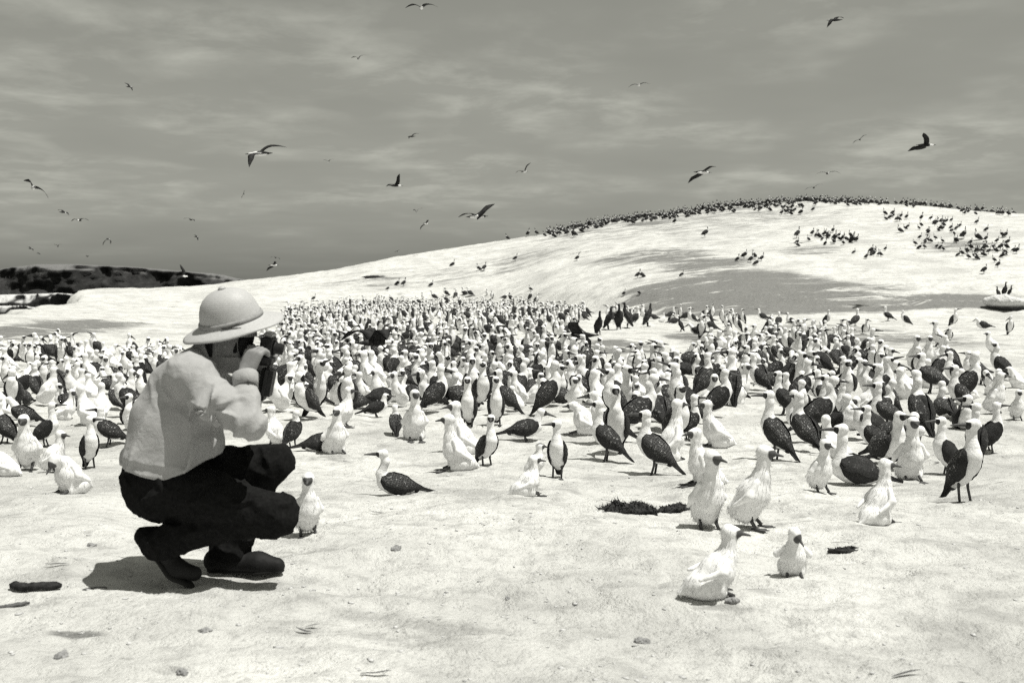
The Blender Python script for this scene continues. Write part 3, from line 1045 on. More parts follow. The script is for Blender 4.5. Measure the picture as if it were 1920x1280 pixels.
g.chain([neckb + (-0.03, 0, -0.06), neckb, hp(-0.025, 0, -0.06)], [0.065, 0.056, 0.055], 0.03)
g.chain([pelvis, (pelvis + neckb) / 2 + (-0.04, 0, 0), neckb + (-0.03, 0, -0.08)], [0.11, 0.10, 0.09], 0.05)
for sh, el, wr in ((shR, elR, wrR), (shL, elL, wrL)):
    g.chain([neckb + (-0.03, 0, -0.08), sh, el, wr], [0.07, 0.055, 0.043, 0.029], 0.03)
for hip, kn, an in ((hipR, kneeR, ankR), (hipL, kneeL, ankL)):
    g.chain([pelvis, hip, kn, an], [0.08, 0.06, 0.045, 0.034], 0.03)


def hand(wr, grip, palm_n, up, side):
    """palm from the wrist towards grip; fingers curl round the camera"""
    f = unit(grip - wr); n = unit(palm_n - f * (palm_n @ f)); s_ = np.cross(n, f) * side
    pc = wr + f * 0.05
    for o_ in (-0.031, -0.010, 0.011, 0.031):
        g.cone(wr + s_ * o_ * 0.55, wr + f * 0.085 + s_ * o_, 0.020, 0.0150, 0.012)
    for i, (o_, L) in enumerate(((-0.032, 0.066), (-0.011, 0.078), (0.011, 0.074), (0.032, 0.060))):
        k0 = wr + f * 0.086 + s_ * o_
        k1 = k0 + unit(f * 0.75 + n * 0.65) * L * 0.45
        k2 = k1 + unit(f * 0.05 + n * 1.0) * L * 0.32
        k3 = k2 + unit(-f * 0.6 + n * 0.75) * L * 0.25
        g.chain([k0, k1, k2, k3], [0.0120, 0.0105, 0.0095, 0.0080], 0.004)
    t0 = wr + f * 0.025 - s_ * 0.026; t1 = t0 - s_ * 0.022 + f * 0.030 + n * 0.012; t2 = t1 + f * 0.030 + n * 0.018 + s_ * 0.004
    g.chain([t0, t1, t2], [0.016, 0.0125, 0.009], 0.006)


camc = hp(0.142, 0.0, 0.026)                          # camera held at the eye
hand(wrR, mp(491, 637, -0.11), np.array([0.55, 0.8, 0.1]), None, 1)
hand(wrL, hp(0.130, 0.085, -0.02), np.array([0.35, -0.9, 0.1]), None, -1)
V, F = g.mesh()
V = relax(V, F, 1, 0.3)
body = obj('body', mesh_from('person_body', V, F, [M_skin]), man)

# --- hair
g = SDF(head - 0.17, head + 0.17, 0.006)
g.ell(hp(-0.018, 0, 0.040), (0.100, 0.082, 0.104), 0.01, HR)
g.ell(hp(-0.060, 0, -0.030), (0.050, 0.068, 0.062), 0.03, HR)
g.ell(hp(0.105, 0, -0.030), (0.095, 0.12, 0.115), 0.01, HR, cut=True)
X, Y, Z = g.grid()
g.D += (0.003 * fbm(X * 60, Y * 60, Z * 30, octs=2, seed=4)).astype(np.float32)
V, F = g.mesh()
obj('hair', mesh_from('hair', V, F, [M_hair]), man)

# --- shirt
g = SDF((-0.50, -0.44, 0.30), (0.34, 0.44, 1.02), 0.007)
bk = [mp(323, 890), mp(323, 845), mp(329, 785), mp(350, 727), mp(385, 692)]
for yo, rr_ in ((-0.075, 1.0), (0.075, 1.0)):
    g.chain([p + (0, yo, 0) for p in bk], [0.132, 0.148, 0.142, 0.112, 0.062], 0.06)
g.cone(mp(342, 800), mp(368, 765), 0.145, 0.085, 0.06)                    # chest
g.cone(mp(345, 850), mp(375, 840), 0.130, 0.095, 0.06)                    # belly
for sh, el, wr in ((shR, elR, wrR), (shL, elL, wrL)):
    g.cone(mp(378, 690), sh, 0.085, 0.088, 0.05)
    g.chain([sh, sh * 0.45 + el * 0.55 + (-0.01, 0, -0.012), el], [0.088, 0.078, 0.060], 0.025)
    g.chain([el, el * 0.5 + wr * 0.5, wr], [0.060, 0.054, 0.043], 0.006)
X, Y, Z = g.grid()
# cloth folds: hanging ridges on the back, diagonal pulls to the armpit, rings at the elbow
wq = 0.6 * vnoise(X * 5, Y * 5, Z * 4, seed=8)


def ridge(v):
    return (1 - np.abs(v)) ** 3


f1 = ridge(vnoise(X * 10 - Z * 3.2 + wq, Y * 5, Z * 1.6, seed=81))                    # long hanging folds


def pull(cx, cz, n, seed, reach):
    """folds that radiate from a point where the cloth is gathered"""
    th = np.arctan2(Z - cz, X - cx); r_ = np.hypot(X - cx, Z - cz)
    return ridge(vnoise(th * n + wq * 0.5, Y * 4, r_ * 3, seed=seed)) * smooth(0.0, 0.05, r_) * smooth(reach, reach * 0.25, r_)


arm_p, crook, waist = mp(402, 800), mp(438, 752), mp(262, 880)
low_ = smooth(0.80, 0.45, Z)
ax_ = unit(elR - shR)
ta = (X - shR[0]) * ax_[0] + (Y - shR[1]) * ax_[1] + (Z - shR[2]) * ax_[2]
near_arm = smooth(0.16, 0.08, np.abs((X - shR[0]) * ax_[2] - (Z - shR[2]) * ax_[0])) * (Y < -0.05)
rings = ridge(vnoise(ta * 20 + wq * 1.5, Y * 4 + X * 3, Z * 0 + 2.0, seed=84)) * near_arm * smooth(0.10, 0.28, ta)
med = ridge(vnoise((X + 0.6 * Z) * 13 + wq, Y * 9, (Z - 0.5 * X) * 20 + wq, seed=88)) * smooth(-0.2, 0.5, vnoise(X * 5, Y * 5, Z * 5, seed=89))
sag = ridge(vnoise(X * 4 + wq, Y * 4, (Z + 0.35 * X) * 17 + wq, seed=90))
g.D -= (0.042 * f1 * (0.35 + 0.65 * low_) + 0.010 * pull(arm_p[0], arm_p[2], 1.6, 85, 0.26) + 0.030 * pull(crook[0], crook[2], 2.2, 86, 0.14)
        + 0.016 * pull(waist[0], waist[2], 3.0, 87, 0.22) + 0.012 * rings + 0.010 * med + 0.007 * sag * smooth(0.62, 0.47, Z) - 0.014).astype(np.float32)
# hem: cut along a falling line, open at the neck and the wrists
hem = mp(235, 880)[2] + 0.035 - 0.05 * np.clip(1 - np.abs(X + 0.14) / 0.14, 0, 1) + 0.30 * np.clip(X + 0.05, 0, 1)
g.D = np.maximum(g.D, (hem - Z).astype(np.float32))
for wr, el in ((wrR, elR), (wrL, elL)):
    d_ = unit(wr - el); e_ = wr - d_ * 0.012
    near = ((X - wr[0]) ** 2 + (Y - wr[1]) ** 2 + (Z - wr[2]) ** 2) < 0.10 ** 2
    pl = (X - e_[0]) * d_[0] + (Y - e_[1]) * d_[1] + (Z - e_[2]) * d_[2]
    g.D = np.where(near, np.maximum(g.D, pl.astype(np.float32)), g.D)
dn_ = unit(hp(-0.02, 0, -0.05) - neckb + (-0.02, 0, 0.02)); e_ = neckb + dn_ * 0.012
near = ((X - neckb[0]) ** 2 + (Y - neckb[1]) ** 2 + (Z - neckb[2]) ** 2) < 0.11 ** 2
pl = (X - e_[0]) * dn_[0] + (Y - e_[1]) * dn_[1] + (Z - e_[2]) * dn_[2]
g.D = np.where(near, np.maximum(g.D, pl.astype(np.float32)), g.D)
V, F = g.mesh()
V = relax(V, F, 2, 0.4)
shirt = obj('shirt', mesh_from('shirt', V, F, [M_shirt]), man)


def band_ring(c, ax, r, hgt, th, seg=28, wob=0.03, flare=0.0, gap=0.0, oval=1.0, sidev=None):
    """a standing cloth ring (collar, cuff)"""
    ax = unit(ax); s_ = unit(np.cross(ax, (0, 1, 0.2) if sidev is None else sidev)); t_ = np.cross(ax, s_)
    V, F = [], []
    prof = [(0, 0), (0.5, 0.3), (1, 0.6), (1, 0.6 + th / hgt * 0), (0.5, 0.3), (0, 0)]
    for i in range(seg):
        an = gap / 2 + (2 * math.pi - gap) * i / (seg - (1 if gap else 0))
        rad = r * (1 + wob * math.sin(3 * an + 1))
        dirv = s_ * math.cos(an) + t_ * math.sin(an) * oval
        for hh, th_ in ((0, 0), (0.55, 0), (1, 0), (1.03, th / 2), (1, th), (0.55, th), (0, th)):
            V.append(c + ax * hgt * hh + dirv * (rad + flare * hh + th_))
    m = 7
    for i in range(seg - (1 if gap else 0)):
        for j in range(m):
            a_, b_ = i * m + j, ((i + 1) % seg) * m + j
            c_, d_ = ((i + 1) % seg) * m + (j + 1) % m, i * m + (j + 1) % m
            F.append((a_, b_, c_, d_))
    if gap:
        F.append(tuple(range(m))); F.append(tuple((seg - 1) * m + j for j in range(m))[::-1])
    return np.array(V), F


v, f = band_ring(neckb + dn_ * (-0.012), dn_, 0.062, 0.042, 0.007, flare=0.006, gap=0.5, sidev=(0, 1, 0))
obj('collar', mesh_from('collar', v, f, [M_shirt]), shirt)
for wr, el in ((wrR, elR), (wrL, elL)):
    d_ = unit(wr - el)
    v, f = band_ring(wr - d_ * 0.058, d_, 0.043, 0.056, 0.005, wob=0.06, flare=0.002)
    obj('cuff', mesh_from('cuff', v, f, [M_shirt]), shirt)
d_ = unit(wrR - elR)
bc = wrR - d_ * 0.030 + np.array([0.022, -0.051, 0.0])
v, f = tube([bc + (0, 0.004, 0), bc, bc + (0, -0.003, 0)], [0.006, 0.006, 0.004], 10)
obj('button', mesh_from('button', v, tri_quads(f), [M_button]), shirt)

# --- trousers
g = SDF((-0.50, -0.34, -0.005), (0.46, 0.36, 0.66), 0.007)
for yo in (-0.07, 0.07):
    g.chain([mp(320, 850) + (0, yo, 0), mp(314, 892) + (0, yo, 0), mp(314, 910) + (0, yo, 0)], [0.118, 0.132, 0.122], 0.05)
for hip, kn, an, low_r in ((hipR, kneeR, ankR, 0.066), (hipL, kneeL, ankL, 0.080)):
    mid = hip * 0.5 + kn * 0.5
    g.chain([hip, mid + (0, 0, 0.004), kn], [0.112, 0.100, 0.083], 0.04)
    cuff = kn + (an - kn) * 0.97
    g.chain([kn, kn * 0.5 + an * 0.5 + (0, 0, 0.012), cuff], [0.080, 0.062, low_r], 0.02)
g.cone(ankR + (-0.005, 0, 0.01), ankR + (-0.05, 0.0, 0.035), 0.055, 0.042, 0.02)       # cuff bunched at the raised heel
X, Y, Z = g.grid()
f1 = 1 - np.abs(vnoise(X * 16 + Z * 9, Y * 14, Z * 15 - X * 5, seed=91))
f2 = 1 - np.abs(vnoise(X * 30 - Z * 12, Y * 20, Z * 28 + X * 9, seed=93))
g.D -= (0.016 * f1 ** 3 + 0.006 * f2 ** 3 - 0.008).astype(np.float32)
g.D = np.maximum(g.D, (Z - (mp(0, 845)[2] + 0.0 * X)).astype(np.float32))
V, F = g.mesh()
V = relax(V, F, 2, 0.4)
obj('trousers', mesh_from('trousers', V, F, [M_trous]), man)


# --- shoes
def shoe(heel, ball, toe, up, w_=1.0):
    """leather upper and sole along heel - ball - toe"""
    lo = np.minimum(np.minimum(heel, ball), toe) - 0.16; hi = np.maximum(np.maximum(heel, ball), toe) + 0.16
    lo[2] = -0.02
    g = SDF(lo, hi, 0.005)
    u = unit(up)
    g.chain([heel + u * 0.045, ball + u * 0.038, toe + u * 0.030], [0.042 * w_, 0.047 * w_, 0.036 * w_], 0.025)
    g.chain([heel + u * 0.062, heel + u * 0.055 + (ball - heel) * 0.45], [0.034, 0.036], 0.03)
    X, Y, Z = g.grid()
    V, F = g.mesh()
    V[:, 2] = np.maximum(V[:, 2], 0.012)
    me = mesh_from('shoe_upper', V, F, [M_shoe])
    g = SDF(lo, hi, 0.005)
    g.chain([heel + u * 0.010, ball + u * 0.012, toe + u * 0.012], [0.034, 0.046, 0.034], 0.02, flat=None)
    up_d = (X - ball[0]) * u[0] + (Y - ball[1]) * u[1] + (Z - ball[2]) * u[2]
    V2, F2 = g.mesh()
    # squash the sole along its own up direction
    for arr in (V2,):
        seg = np.clip(((arr - heel) @ unit(ball - heel)) / np.linalg.norm(ball - heel), 0, 1)[:, None]
        base = heel * (1 - seg) + ball * seg + u * 0.011
        off = (arr - base) @ u
        arr -= np.outer(off * 0.72, u)
    V2[:, 2] = np.maximum(V2[:, 2], 0.0)
    return me, mesh_from('shoe_sole', V2, F2, [M_sole])


for heel, ball, toe, up in ((mp(280, 1032, -0.13), mp(320, 1083, -0.14), mp(356, 1088, -0.145), (0.60, 0, 0.80)),
                            (mp(403, 1082, 0.09), mp(485, 1085, 0.085), mp(518, 1085, 0.08), (0, 0, 1))):
    for p_ in (heel, ball, toe):
        p_[2] = max(p_[2], 0.004)
    a_, b_ = shoe(heel, ball, toe, up, 1.0 if up[0] == 0 else 0.82)
    so = obj('shoe', a_, man)
    obj('sole', b_, so)

# --- pith helmet: crown and brim as one shaped shell, band and ventilator button
hc = mp(441, 606, 0.0)
hax = unit((-0.20, -0.26, 0.94))
HF = rot_to(unit(np.cross((0.0, 1.0, 0.05), hax)), hax)           # columns: forward, left, up
HF = np.stack([unit(np.cross(HF[:, 1], hax)), HF[:, 1], hax], 1)
prof = [(0.000, 0.168), (0.022, 0.166), (0.043, 0.160), (0.064, 0.148), (0.082, 0.131), (0.096, 0.108), (0.106, 0.080), (0.112, 0.050), (0.116, 0.024), (0.119, 0.008),
        (0.130, 0.001), (0.147, -0.003), (0.165, -0.008), (0.181, -0.014), (0.191, -0.019), (0.190, -0.024), (0.178, -0.021), (0.160, -0.015), (0.140, -0.010), (0.116, -0.006), (0.108, 0.02), (0.099, 0.07), (0.076, 0.118), (0.0, 0.156)]
seg = 56
V, F = [], []
for r_, z_ in prof:
    for j in range(seg):
        an = 2 * math.pi * j / seg
        cx, cy = math.cos(an), math.sin(an)
        brim = max(0.0, r_ - 0.124) / 0.06
        lx = r_ * cx * (1.07 + 0.01 * brim)
        ly = r_ * cy * (0.93 - 0.06 * brim)
        lz = z_ - 0.006 * brim * cx * cx + 0.002 * math.sin(5 * an) * brim
        if z_ > 0:
            lz *= 0.84
        V.append(hc + HF @ np.array([lx, ly, lz]))
for i in range(len(prof) - 1):
    for j in range(seg):
        F.append((i * seg + j, (i + 1) * seg + j, (i + 1) * seg + (j + 1) % seg, i * seg + (j + 1) % seg))
helmet = obj('helmet', mesh_from('helmet', np.array(V), F, [M_helm]), man)
V, F = [], []
for r_, z_ in ((0.1205, 0.006), (0.1210, 0.016), (0.1175, 0.026), (0.1140, 0.026), (0.1140, 0.006)):
    for j in range(seg):
        an = 2 * math.pi * j / seg
        V.append(hc + HF @ np.array([r_ * math.cos(an) * 1.085, r_ * math.sin(an) * 0.935, z_]))
for i in range(5):
    for j in range(seg):
        i2 = (i + 1) % 5
        F.append((i * seg + j, i2 * seg + j, i2 * seg + (j + 1) % seg, i * seg + (j + 1) % seg))
obj('hat_band', mesh_from('hat_band', np.array(V), F, [M_band]), helmet)
V, F = tube([hc + HF @ np.array([0, 0, z_]) for z_ in (0.139, 0.147, 0.152)], [0.016, 0.014, 0.006], 14)
obj('ventilator_button', mesh_from('ventilator_button', V, tri_quads(F), [M_helm]), helmet)
sq = hc + HF @ np.array([0.030, -0.108, 0.012])
V, F = tube([sq + HF @ np.array([x_, -0.006 - 0.02 * (x_ ** 2) * 4, 0.004 * math.sin(x_ * 60)]) for x_ in (-0.045, -0.02, 0, 0.02, 0.04)], [0.003, 0.0045, 0.004, 0.0045, 0.003], 6)
obj('strap_buckle', mesh_from('strap_buckle', V, tri_quads(F), [M_button]), helmet)

# --- the camera he holds: body, lens, and the open leather case hanging below
cm = bpy.data.objects.new('camera', None)
COL.objects.link(cm)
cm.location = Vector(MP) + Vector(camc)
cm.rotation_euler = Matrix([list(r_) for r_ in HR]).to_euler()
tag(cm, 'small dark camera in an open leather case held to the crouching man\'s eye', 'camera')


def bevel_box(name, c, s_, mat, parent, bev=0.006):
    import bmesh
    bm = bmesh.new()
    bmesh.ops.create_cube(bm, size=1)
    for v_ in bm.verts:
        v_.co = Vector((v_.co.x * s_[0] + c[0], v_.co.y * s_[1] + c[1], v_.co.z * s_[2] + c[2]))
    bmesh.ops.bevel(bm, geom=list(bm.edges), offset=bev, segments=2, affect='EDGES')
    me = bpy.data.meshes.new(name); bm.to_mesh(me); bm.free()
    me.materials.append(mat)
    return obj(name, me, parent)


bevel_box('camera_body', (0, 0, 0), (0.045, 0.135, 0.075), M_case, cm)
bevel_box('top_plate', (0, 0, 0.046), (0.034, 0.11, 0.018), M_chrome, cm, 0.004)
V, F = tube([(0.02, 0, -0.004), (0.034, 0, -0.004), (0.036, 0, -0.004), (0.062, 0, -0.004), (0.064, 0, -0.004)], [0.030, 0.030, 0.024, 0.022, 0.016], 20)
lens = obj('lens', mesh_from('lens', V, tri_quads(F), [M_case]), cm)
V, F = tube([(0.0635, 0, -0.004), (0.0660, 0, -0.004)], [0.015, 0.013], 16)
obj('lens_glass', mesh_from('lens_glass', V, tri_quads(F), [M_eye]), lens)
bevel_box('case_back', (0.004, 0, -0.055), (0.062, 0.142, 0.045), M_case, cm, 0.012)
fl = bevel_box('case_flap', (0.024, 0, -0.145), (0.050, 0.125, 0.145), M_case, cm, 0.02)

# ------------------------------------------------------------------ the colony, front birds one by one
TAKEN = []          # (x, y) of birds already standing


def root(name, loc, yaw, sc, label, cat, group=None):
    o = bpy.data.objects.new(name, None)
    COL.objects.link(o)
    o.empty_display_size = 0.1
    o.location = loc
    o.rotation_euler = (0, 0, yaw)
    o.scale = (sc, sc, sc)
    return tag(o, label, cat, group)


def place(px, py, hpx, kind, yaw, prm, label):
    loc, dep = at(px, py)
    P = Pose(seed=len(TAKEN), **prm) if kind == 'A' else Chick(seed=len(TAKEN), **prm)
    sc = float(np.clip(hpx / FPX * dep / P.top, 0.62, 1.45))
    o = root('booby' if kind == 'A' else 'booby_chick', (loc[0], loc[1], loc[2] - 0.008), R(yaw), sc, label, 'booby' if kind == 'A' else 'chick')
    for nm, me in (adult_parts if kind == 'A' else chick_parts)(P, 0, 0.0075):
        obj(nm, me, o)
    TAKEN.append((loc[0], loc[1], 0.33))


SITA = dict(pitch=14, cz=0.098, sit=True)
FRONT = [
    # left of the man
    (10, 832, 92, 'A', 175, dict(pitch=50, hyaw=-20), 'white-headed booby cut by the left edge, standing, dark wing towards the photographer'),
    (50, 882, 110, 'C', -88, dict(tall=1.10, hyaw=10), 'tall pale chick facing the camera, in front row near the left edge'),
    (85, 838, 86, 'A', 10, dict(pitch=42, hyaw=25), 'booby with drooping dark wing just behind the tall pale chick at left'),
    (103, 886, 82, 'C', 15, dict(tall=0.95, lean=0.02, hyaw=-30), 'grey-white chick leaning right between the tall chick and the slumped white one'),
    (168, 878, 102, 'A', -50, dict(pitch=60, hyaw=60, cz=0.24), 'upright booby with white belly and dark wing, next to the man\'s back'),
    (127, 925, 80, 'C', -120, dict(sit=True, slump=0.75, hpitch=-50, tall=1.1), 'slumped fluffy white chick with hidden head, nearest bird left of the man'),
    (4, 890, 48, 'C', 170, dict(sit=True, slump=0.8, tall=0.8), 'low white chick lying half out of the picture at the left edge'),
    (130, 768, 52, 'A', 200, dict(pitch=12, cz=0.13, hyaw=120, neck=0.7, wingdrop=18), 'preening booby with dark back and opened wing, left of the man'),
    (262, 722, 56, 'A', 150, dict(pitch=46, hyaw=20), 'booby with dark brown wing close behind the man\'s shoulder'),
    (205, 838, 78, 'A', 190, dict(pitch=30, hyaw=15, neck=0.8), 'booby bending its neck left, half hidden by the man\'s back'),
    # between the man and the centre
    (577, 1004, 124, 'C', -70, dict(tall=1.12, hyaw=-15, lean=0.0), 'lone chick standing against the man\'s knee'),
    (514, 836, 78, 'C', 150, dict(tall=1.05, hyaw=30), 'white chick with curved neck just beyond the man\'s elbow'),
    (548, 838, 70, 'A', 70, dict(pitch=35, hyaw=60, neck=0.6), 'dark-backed booby turned away right beside the man\'s knee'),
    (600, 846, 52, 'A', 25, dict(pitch=8, cz=0.10, sit=True, neck=0.45, lean=0.05, hyaw=20), 'low dark booby with tail to the left behind a seated chick'),
    (630, 850, 92, 'C', -60, dict(sit=True, tall=1.2, hyaw=-40, wing=0.5), 'seated white chick with stretched neck left of the lone sitting booby'),
    (648, 800, 78, 'C', 20, dict(tall=1.15, hyaw=-25), 'pale upright chick behind the dark low booby near the man'),
    (745, 926, 86, 'A', 180, dict(pitch=13, cz=0.093, sit=True, neck=1.15, curve=0.9), 'lone booby sitting on the ground, long bill to the left, spotted dark wings'),
    (705, 782, 46, 'A', 8, dict(pitch=18, cz=0.16, neck=0.5, hyaw=-20, lean=0.02), 'booby stooping right with its dark tail raised to the left'),
    (742, 816, 58, 'A', 100, dict(pitch=40, neck=0.6, hyaw=-60), 'dark-winged booby behind a seated chick, left of centre'),
    (778, 824, 98, 'C', -80, dict(sit=True, tall=1.35, hyaw=12, wing=0.3), 'seated chick staring at the camera beside a dark-winged booby'),
    (850, 880, 108, 'C', 195, dict(sit=True, tall=1.35, hyaw=-15, big=1.2, wing=0.3), 'large white chick leaning left beside the booby that faces the camera'),
    (862, 852, 104, 'C', 185, dict(sit=True, tall=1.30, hyaw=12), 'second large white chick looking left behind its twin'),
    (912, 874, 100, 'A', -55, dict(pitch=44, hyaw=-35, cz=0.21), 'booby facing the camera with one dark wing spread to the left'),
    (985, 828, 64, 'A', 5, dict(pitch=12, cz=0.15, neck=0.55, lean=0.03, hpitch=-18), 'horizontal dark booby dipping its bill to the right, behind the centre'),
    (1045, 895, 112, 'A', -100, dict(pitch=58, hyaw=-60, cz=0.24), 'upright white-breasted booby standing behind a small seated chick'),
    (994, 928, 78, 'C', 15, dict(sit=True, tall=0.95, hyaw=-15), 'small seated chick facing right in the open centre foreground'),
    (1006, 892, 66, 'C', 5, dict(tall=0.9, hyaw=-10), 'chick with dark bill peeping over the small seated chick'),
    (878, 800, 96, 'A', -95, dict(pitch=58, hyaw=5), 'grey-breasted booby standing straight, facing the camera, behind the white chicks'),
    (930, 796, 92, 'A', -88, dict(pitch=60, hyaw=10), 'booby with two dark wing edges facing the camera, centre of the colony'),
    # right of centre
    (1138, 866, 118, 'A', 172, dict(pitch=44, hyaw=10, neck=1.15, cz=0.235), 'tall booby in profile facing left, dark wings thickly spotted with white'),
    (1092, 812, 62, 'C', 160, dict(sit=True, slump=0.6, tall=1.0), 'round white chick crouched left of the tall spotted booby'),
    (1118, 800, 58, 'C', 120, dict(sit=True, slump=0.5, tall=1.0), 'white chick lump behind the tall spotted booby'),
    (1228, 890, 124, 'A', 165, dict(pitch=42, hyaw=12, neck=1.0, cz=0.235, fat=1.1), 'booby with thick white breast and dark wing, standing before a huge fluffy chick'),
    (1262, 862, 118, 'C', 20, dict(sit=True, tall=1.5, hyaw=-10, big=1.3, wing=0.4), 'huge fluffy white chick behind the thick-breasted booby'),
    (1288, 826, 88, 'A', 20, dict(pitch=34, hyaw=-10), 'dark-winged booby between the huge chick and the reclining white chick'),
    (1338, 838, 92, 'C', 188, dict(sit=True, tall=1.25, lean=0.03, wing=0.5), 'white chick reclining with its body to the right and head up'),
    (1312, 910, 112, 'C', 185, dict(sit=True, tall=1.25, hyaw=10), 'white chick with black bill to the left, beside the thick-breasted booby'),
    (1328, 994, 158, 'C', -75, dict(tall=1.25, hyaw=25, lean=0.01), 'tall chick standing face-on at right, left one of two'),
    (1413, 988, 160, 'C', -20, dict(tall=1.25, hyaw=-10, lean=0.02, wing=0.3), 'tall chick with dark face turned right, right one of two'),
    (1345, 1117, 138, 'C', 8, dict(sit=True, tall=1.0, lean=0.03, hyaw=-15, wing=1.0), 'nearest chick, sitting sideways with raised wing, dark face to the right'),
    (1487, 1078, 96, 'C', -95, dict(sit=True, tall=1.1, slump=0.3, hpitch=-40, hyaw=40, wing=0.8), 'crouched pale chick preening, right of the nearest chick'),
    (1455, 862, 132, 'A', 150, dict(pitch=52, hyaw=40, neck=1.15, cz=0.245), 'booby seen from behind, scaly dark back, long bill to the left'),
    (1470, 778, 84, 'A', 165, dict(pitch=48, hyaw=20), 'booby with dark wing behind the scaly-backed one'),
    (1540, 922, 104, 'C', -60, dict(tall=1.15, hyaw=-10), 'young white chick standing in front of a dark sitting booby'),
    (1606, 908, 116, 'A', 175, dict(pitch=16, cz=0.11, sit=True, neck=1.3, fat=1.15, hyaw=5), 'bulky dark booby sitting behind the young white chick at right'),
    (1640, 856, 98, 'A', 160, dict(pitch=40, hyaw=20, fat=1.05), 'booby with ruffled spotted back and round white neck, facing left'),
    (1662, 806, 92, 'A', 168, dict(pitch=32, hyaw=10), 'booby with long dark tail to the right, behind the ruffled one'),
    (1708, 898, 122, 'C', -95, dict(sit=True, tall=1.4, hyaw=5, wing=0.7), 'thin-necked chick facing the camera with one wing held out'),
    (1652, 980, 124, 'C', 30, dict(sit=True, tall=1.35, hyaw=-40, wing=0.8), 'grey and white chick sitting alone with its head turned aside'),
    (1806, 940, 160, 'A', -60, dict(pitch=56, hyaw=-115, cz=0.25), 'large booby with white front, long tail and bill turned left, near the right edge'),
    (1775, 890, 112, 'A', 185, dict(pitch=55, hyaw=5), 'booby behind the large white-fronted one, bill pointing left'),
    (1830, 862, 108, 'A', 80, dict(pitch=58, hyaw=60), 'white booby seen from the back at right, between two others'),
    (1856, 848, 96, 'A', 10, dict(pitch=50, hyaw=0), 'booby facing right with dark wing, near the right edge'),
    (1590, 800, 90, 'A', 178, dict(pitch=46, hyaw=10), 'booby facing left in front of the dark-winged cluster at right'),
    (1560, 792, 92, 'A', 175, dict(pitch=44, hyaw=25), 'thick-necked booby beside another, facing left, right of centre'),
    (1745, 738, 78, 'A', 160, dict(pitch=26, hyaw=30, neck=0.7), 'dark booby stooping behind white chicks at the far right'),
    (1800, 772, 90, 'A', 178, dict(pitch=50, hyaw=10), 'booby standing alone facing left at the far right'),
    (1840, 722, 64, 'A', 178, dict(pitch=46, hyaw=10), 'smaller booby with outstretched bill facing left, far right'),
    (1868, 776, 82, 'C', -40, dict(tall=1.2, hyaw=30), 'white chick with bowed head at the far right'),
    (1907, 788, 60, 'C', -90, dict(tall=1.1), 'white chick cut by the right edge'),
    (1757, 650, 72, 'C', 175, dict(tall=1.2, hyaw=10), 'tall pale chick standing apart below the grey slope at right'),
    (1716, 692, 78, 'C', -80, dict(tall=1.2), 'chick looking ahead, left one of a pale trio at right'),
    (1738, 690, 76, 'C', -60, dict(tall=1.2, hyaw=-30), 'middle chick of the pale trio at right'),
    (1762, 688, 70, 'C', -30, dict(tall=1.1, hyaw=20), 'right chick of the pale trio at right'),
    (1603, 612, 34, 'A', 20, dict(pitch=40), 'far booby with dark wing alone at the top of the white ground'),
    (1665, 602, 28, 'A', 150, dict(pitch=30), 'tiny booby sitting alone near the grey slope'),
    (1372, 760, 108, 'A', 95, dict(pitch=70, hyaw=70, cz=0.26), 'dark-backed booby standing tall, seen from behind, right of centre'),
]
for a_ in FRONT:
    place(*a_)

# a booby and a cormorant with open wings inside the crowd are added below with the flyers

# ------------------------------------------------------------------ the crowd behind the front birds
REG = [
    ('A', [(530, 650), (533, 592), (640, 574), (800, 560), (880, 549), (1000, 563), (1105, 587), (1060, 652), (1000, 662)], 0.70),
    ('B', [(498, 640), (1000, 655), (1060, 665), (1100, 684), (1250, 694), (1290, 790), (1230, 830), (1120, 780), (900, 778), (700, 768), (600, 790), (520, 800)], 0.40),
    ('C', [(1250, 690), (1330, 655), (1420, 640), (1560, 634), (1640, 664), (1700, 722), (1700, 790), (1640, 800), (1500, 776), (1400, 740), (1345, 800), (1270, 830)], 0.52),
    ('H', [(1640, 700), (1720, 690), (1905, 700), (1905, 850), (1860, 860), (1740, 850), (1650, 820)], 0.75),
    ('I', [(1480, 780), (1700, 800), (1690, 880), (1570, 875), (1500, 850)], 0.42),
    ('J', [(1040, 800), (1240, 810), (1290, 850), (1180, 858), (1060, 850)], 0.50),
    ('D', [(1420, 600), (1640, 606), (1900, 612), (1905, 700), (1720, 740), (1650, 650)], 2.6),
    ('E', [(0, 668), (120, 662), (230, 670), (300, 662), (340, 684), (340, 820), (230, 830), (200, 800), (100, 800), (0, 812)], 0.44),
    ('F', [(1110, 588), (1250, 592), (1420, 600), (1380, 612), (1240, 612), (1110, 606)], 1.1),
    ('G', [(1300, 620), (1420, 612), (1500, 640), (1400, 650), (1290, 660)], 1.2),
]
crowd = []
rr = np.random.default_rng(77)
cellmap = {}


def free(x, y, d):
    cs = 0.9
    ci, cj = int(x // cs), int(y // cs)
    for i in range(ci - 2, ci + 3):
        for j in range(cj - 2, cj + 3):
            for (a, b_, r_) in cellmap.get((i, j), ()):
                if (a - x) ** 2 + (b_ - y) ** 2 < max(d, r_) ** 2 * 0.98:
                    return False
    return True


def keep(x, y, r_):
    cellmap.setdefault((int(x // 0.9), int(y // 0.9)), []).append((x, y, r_))


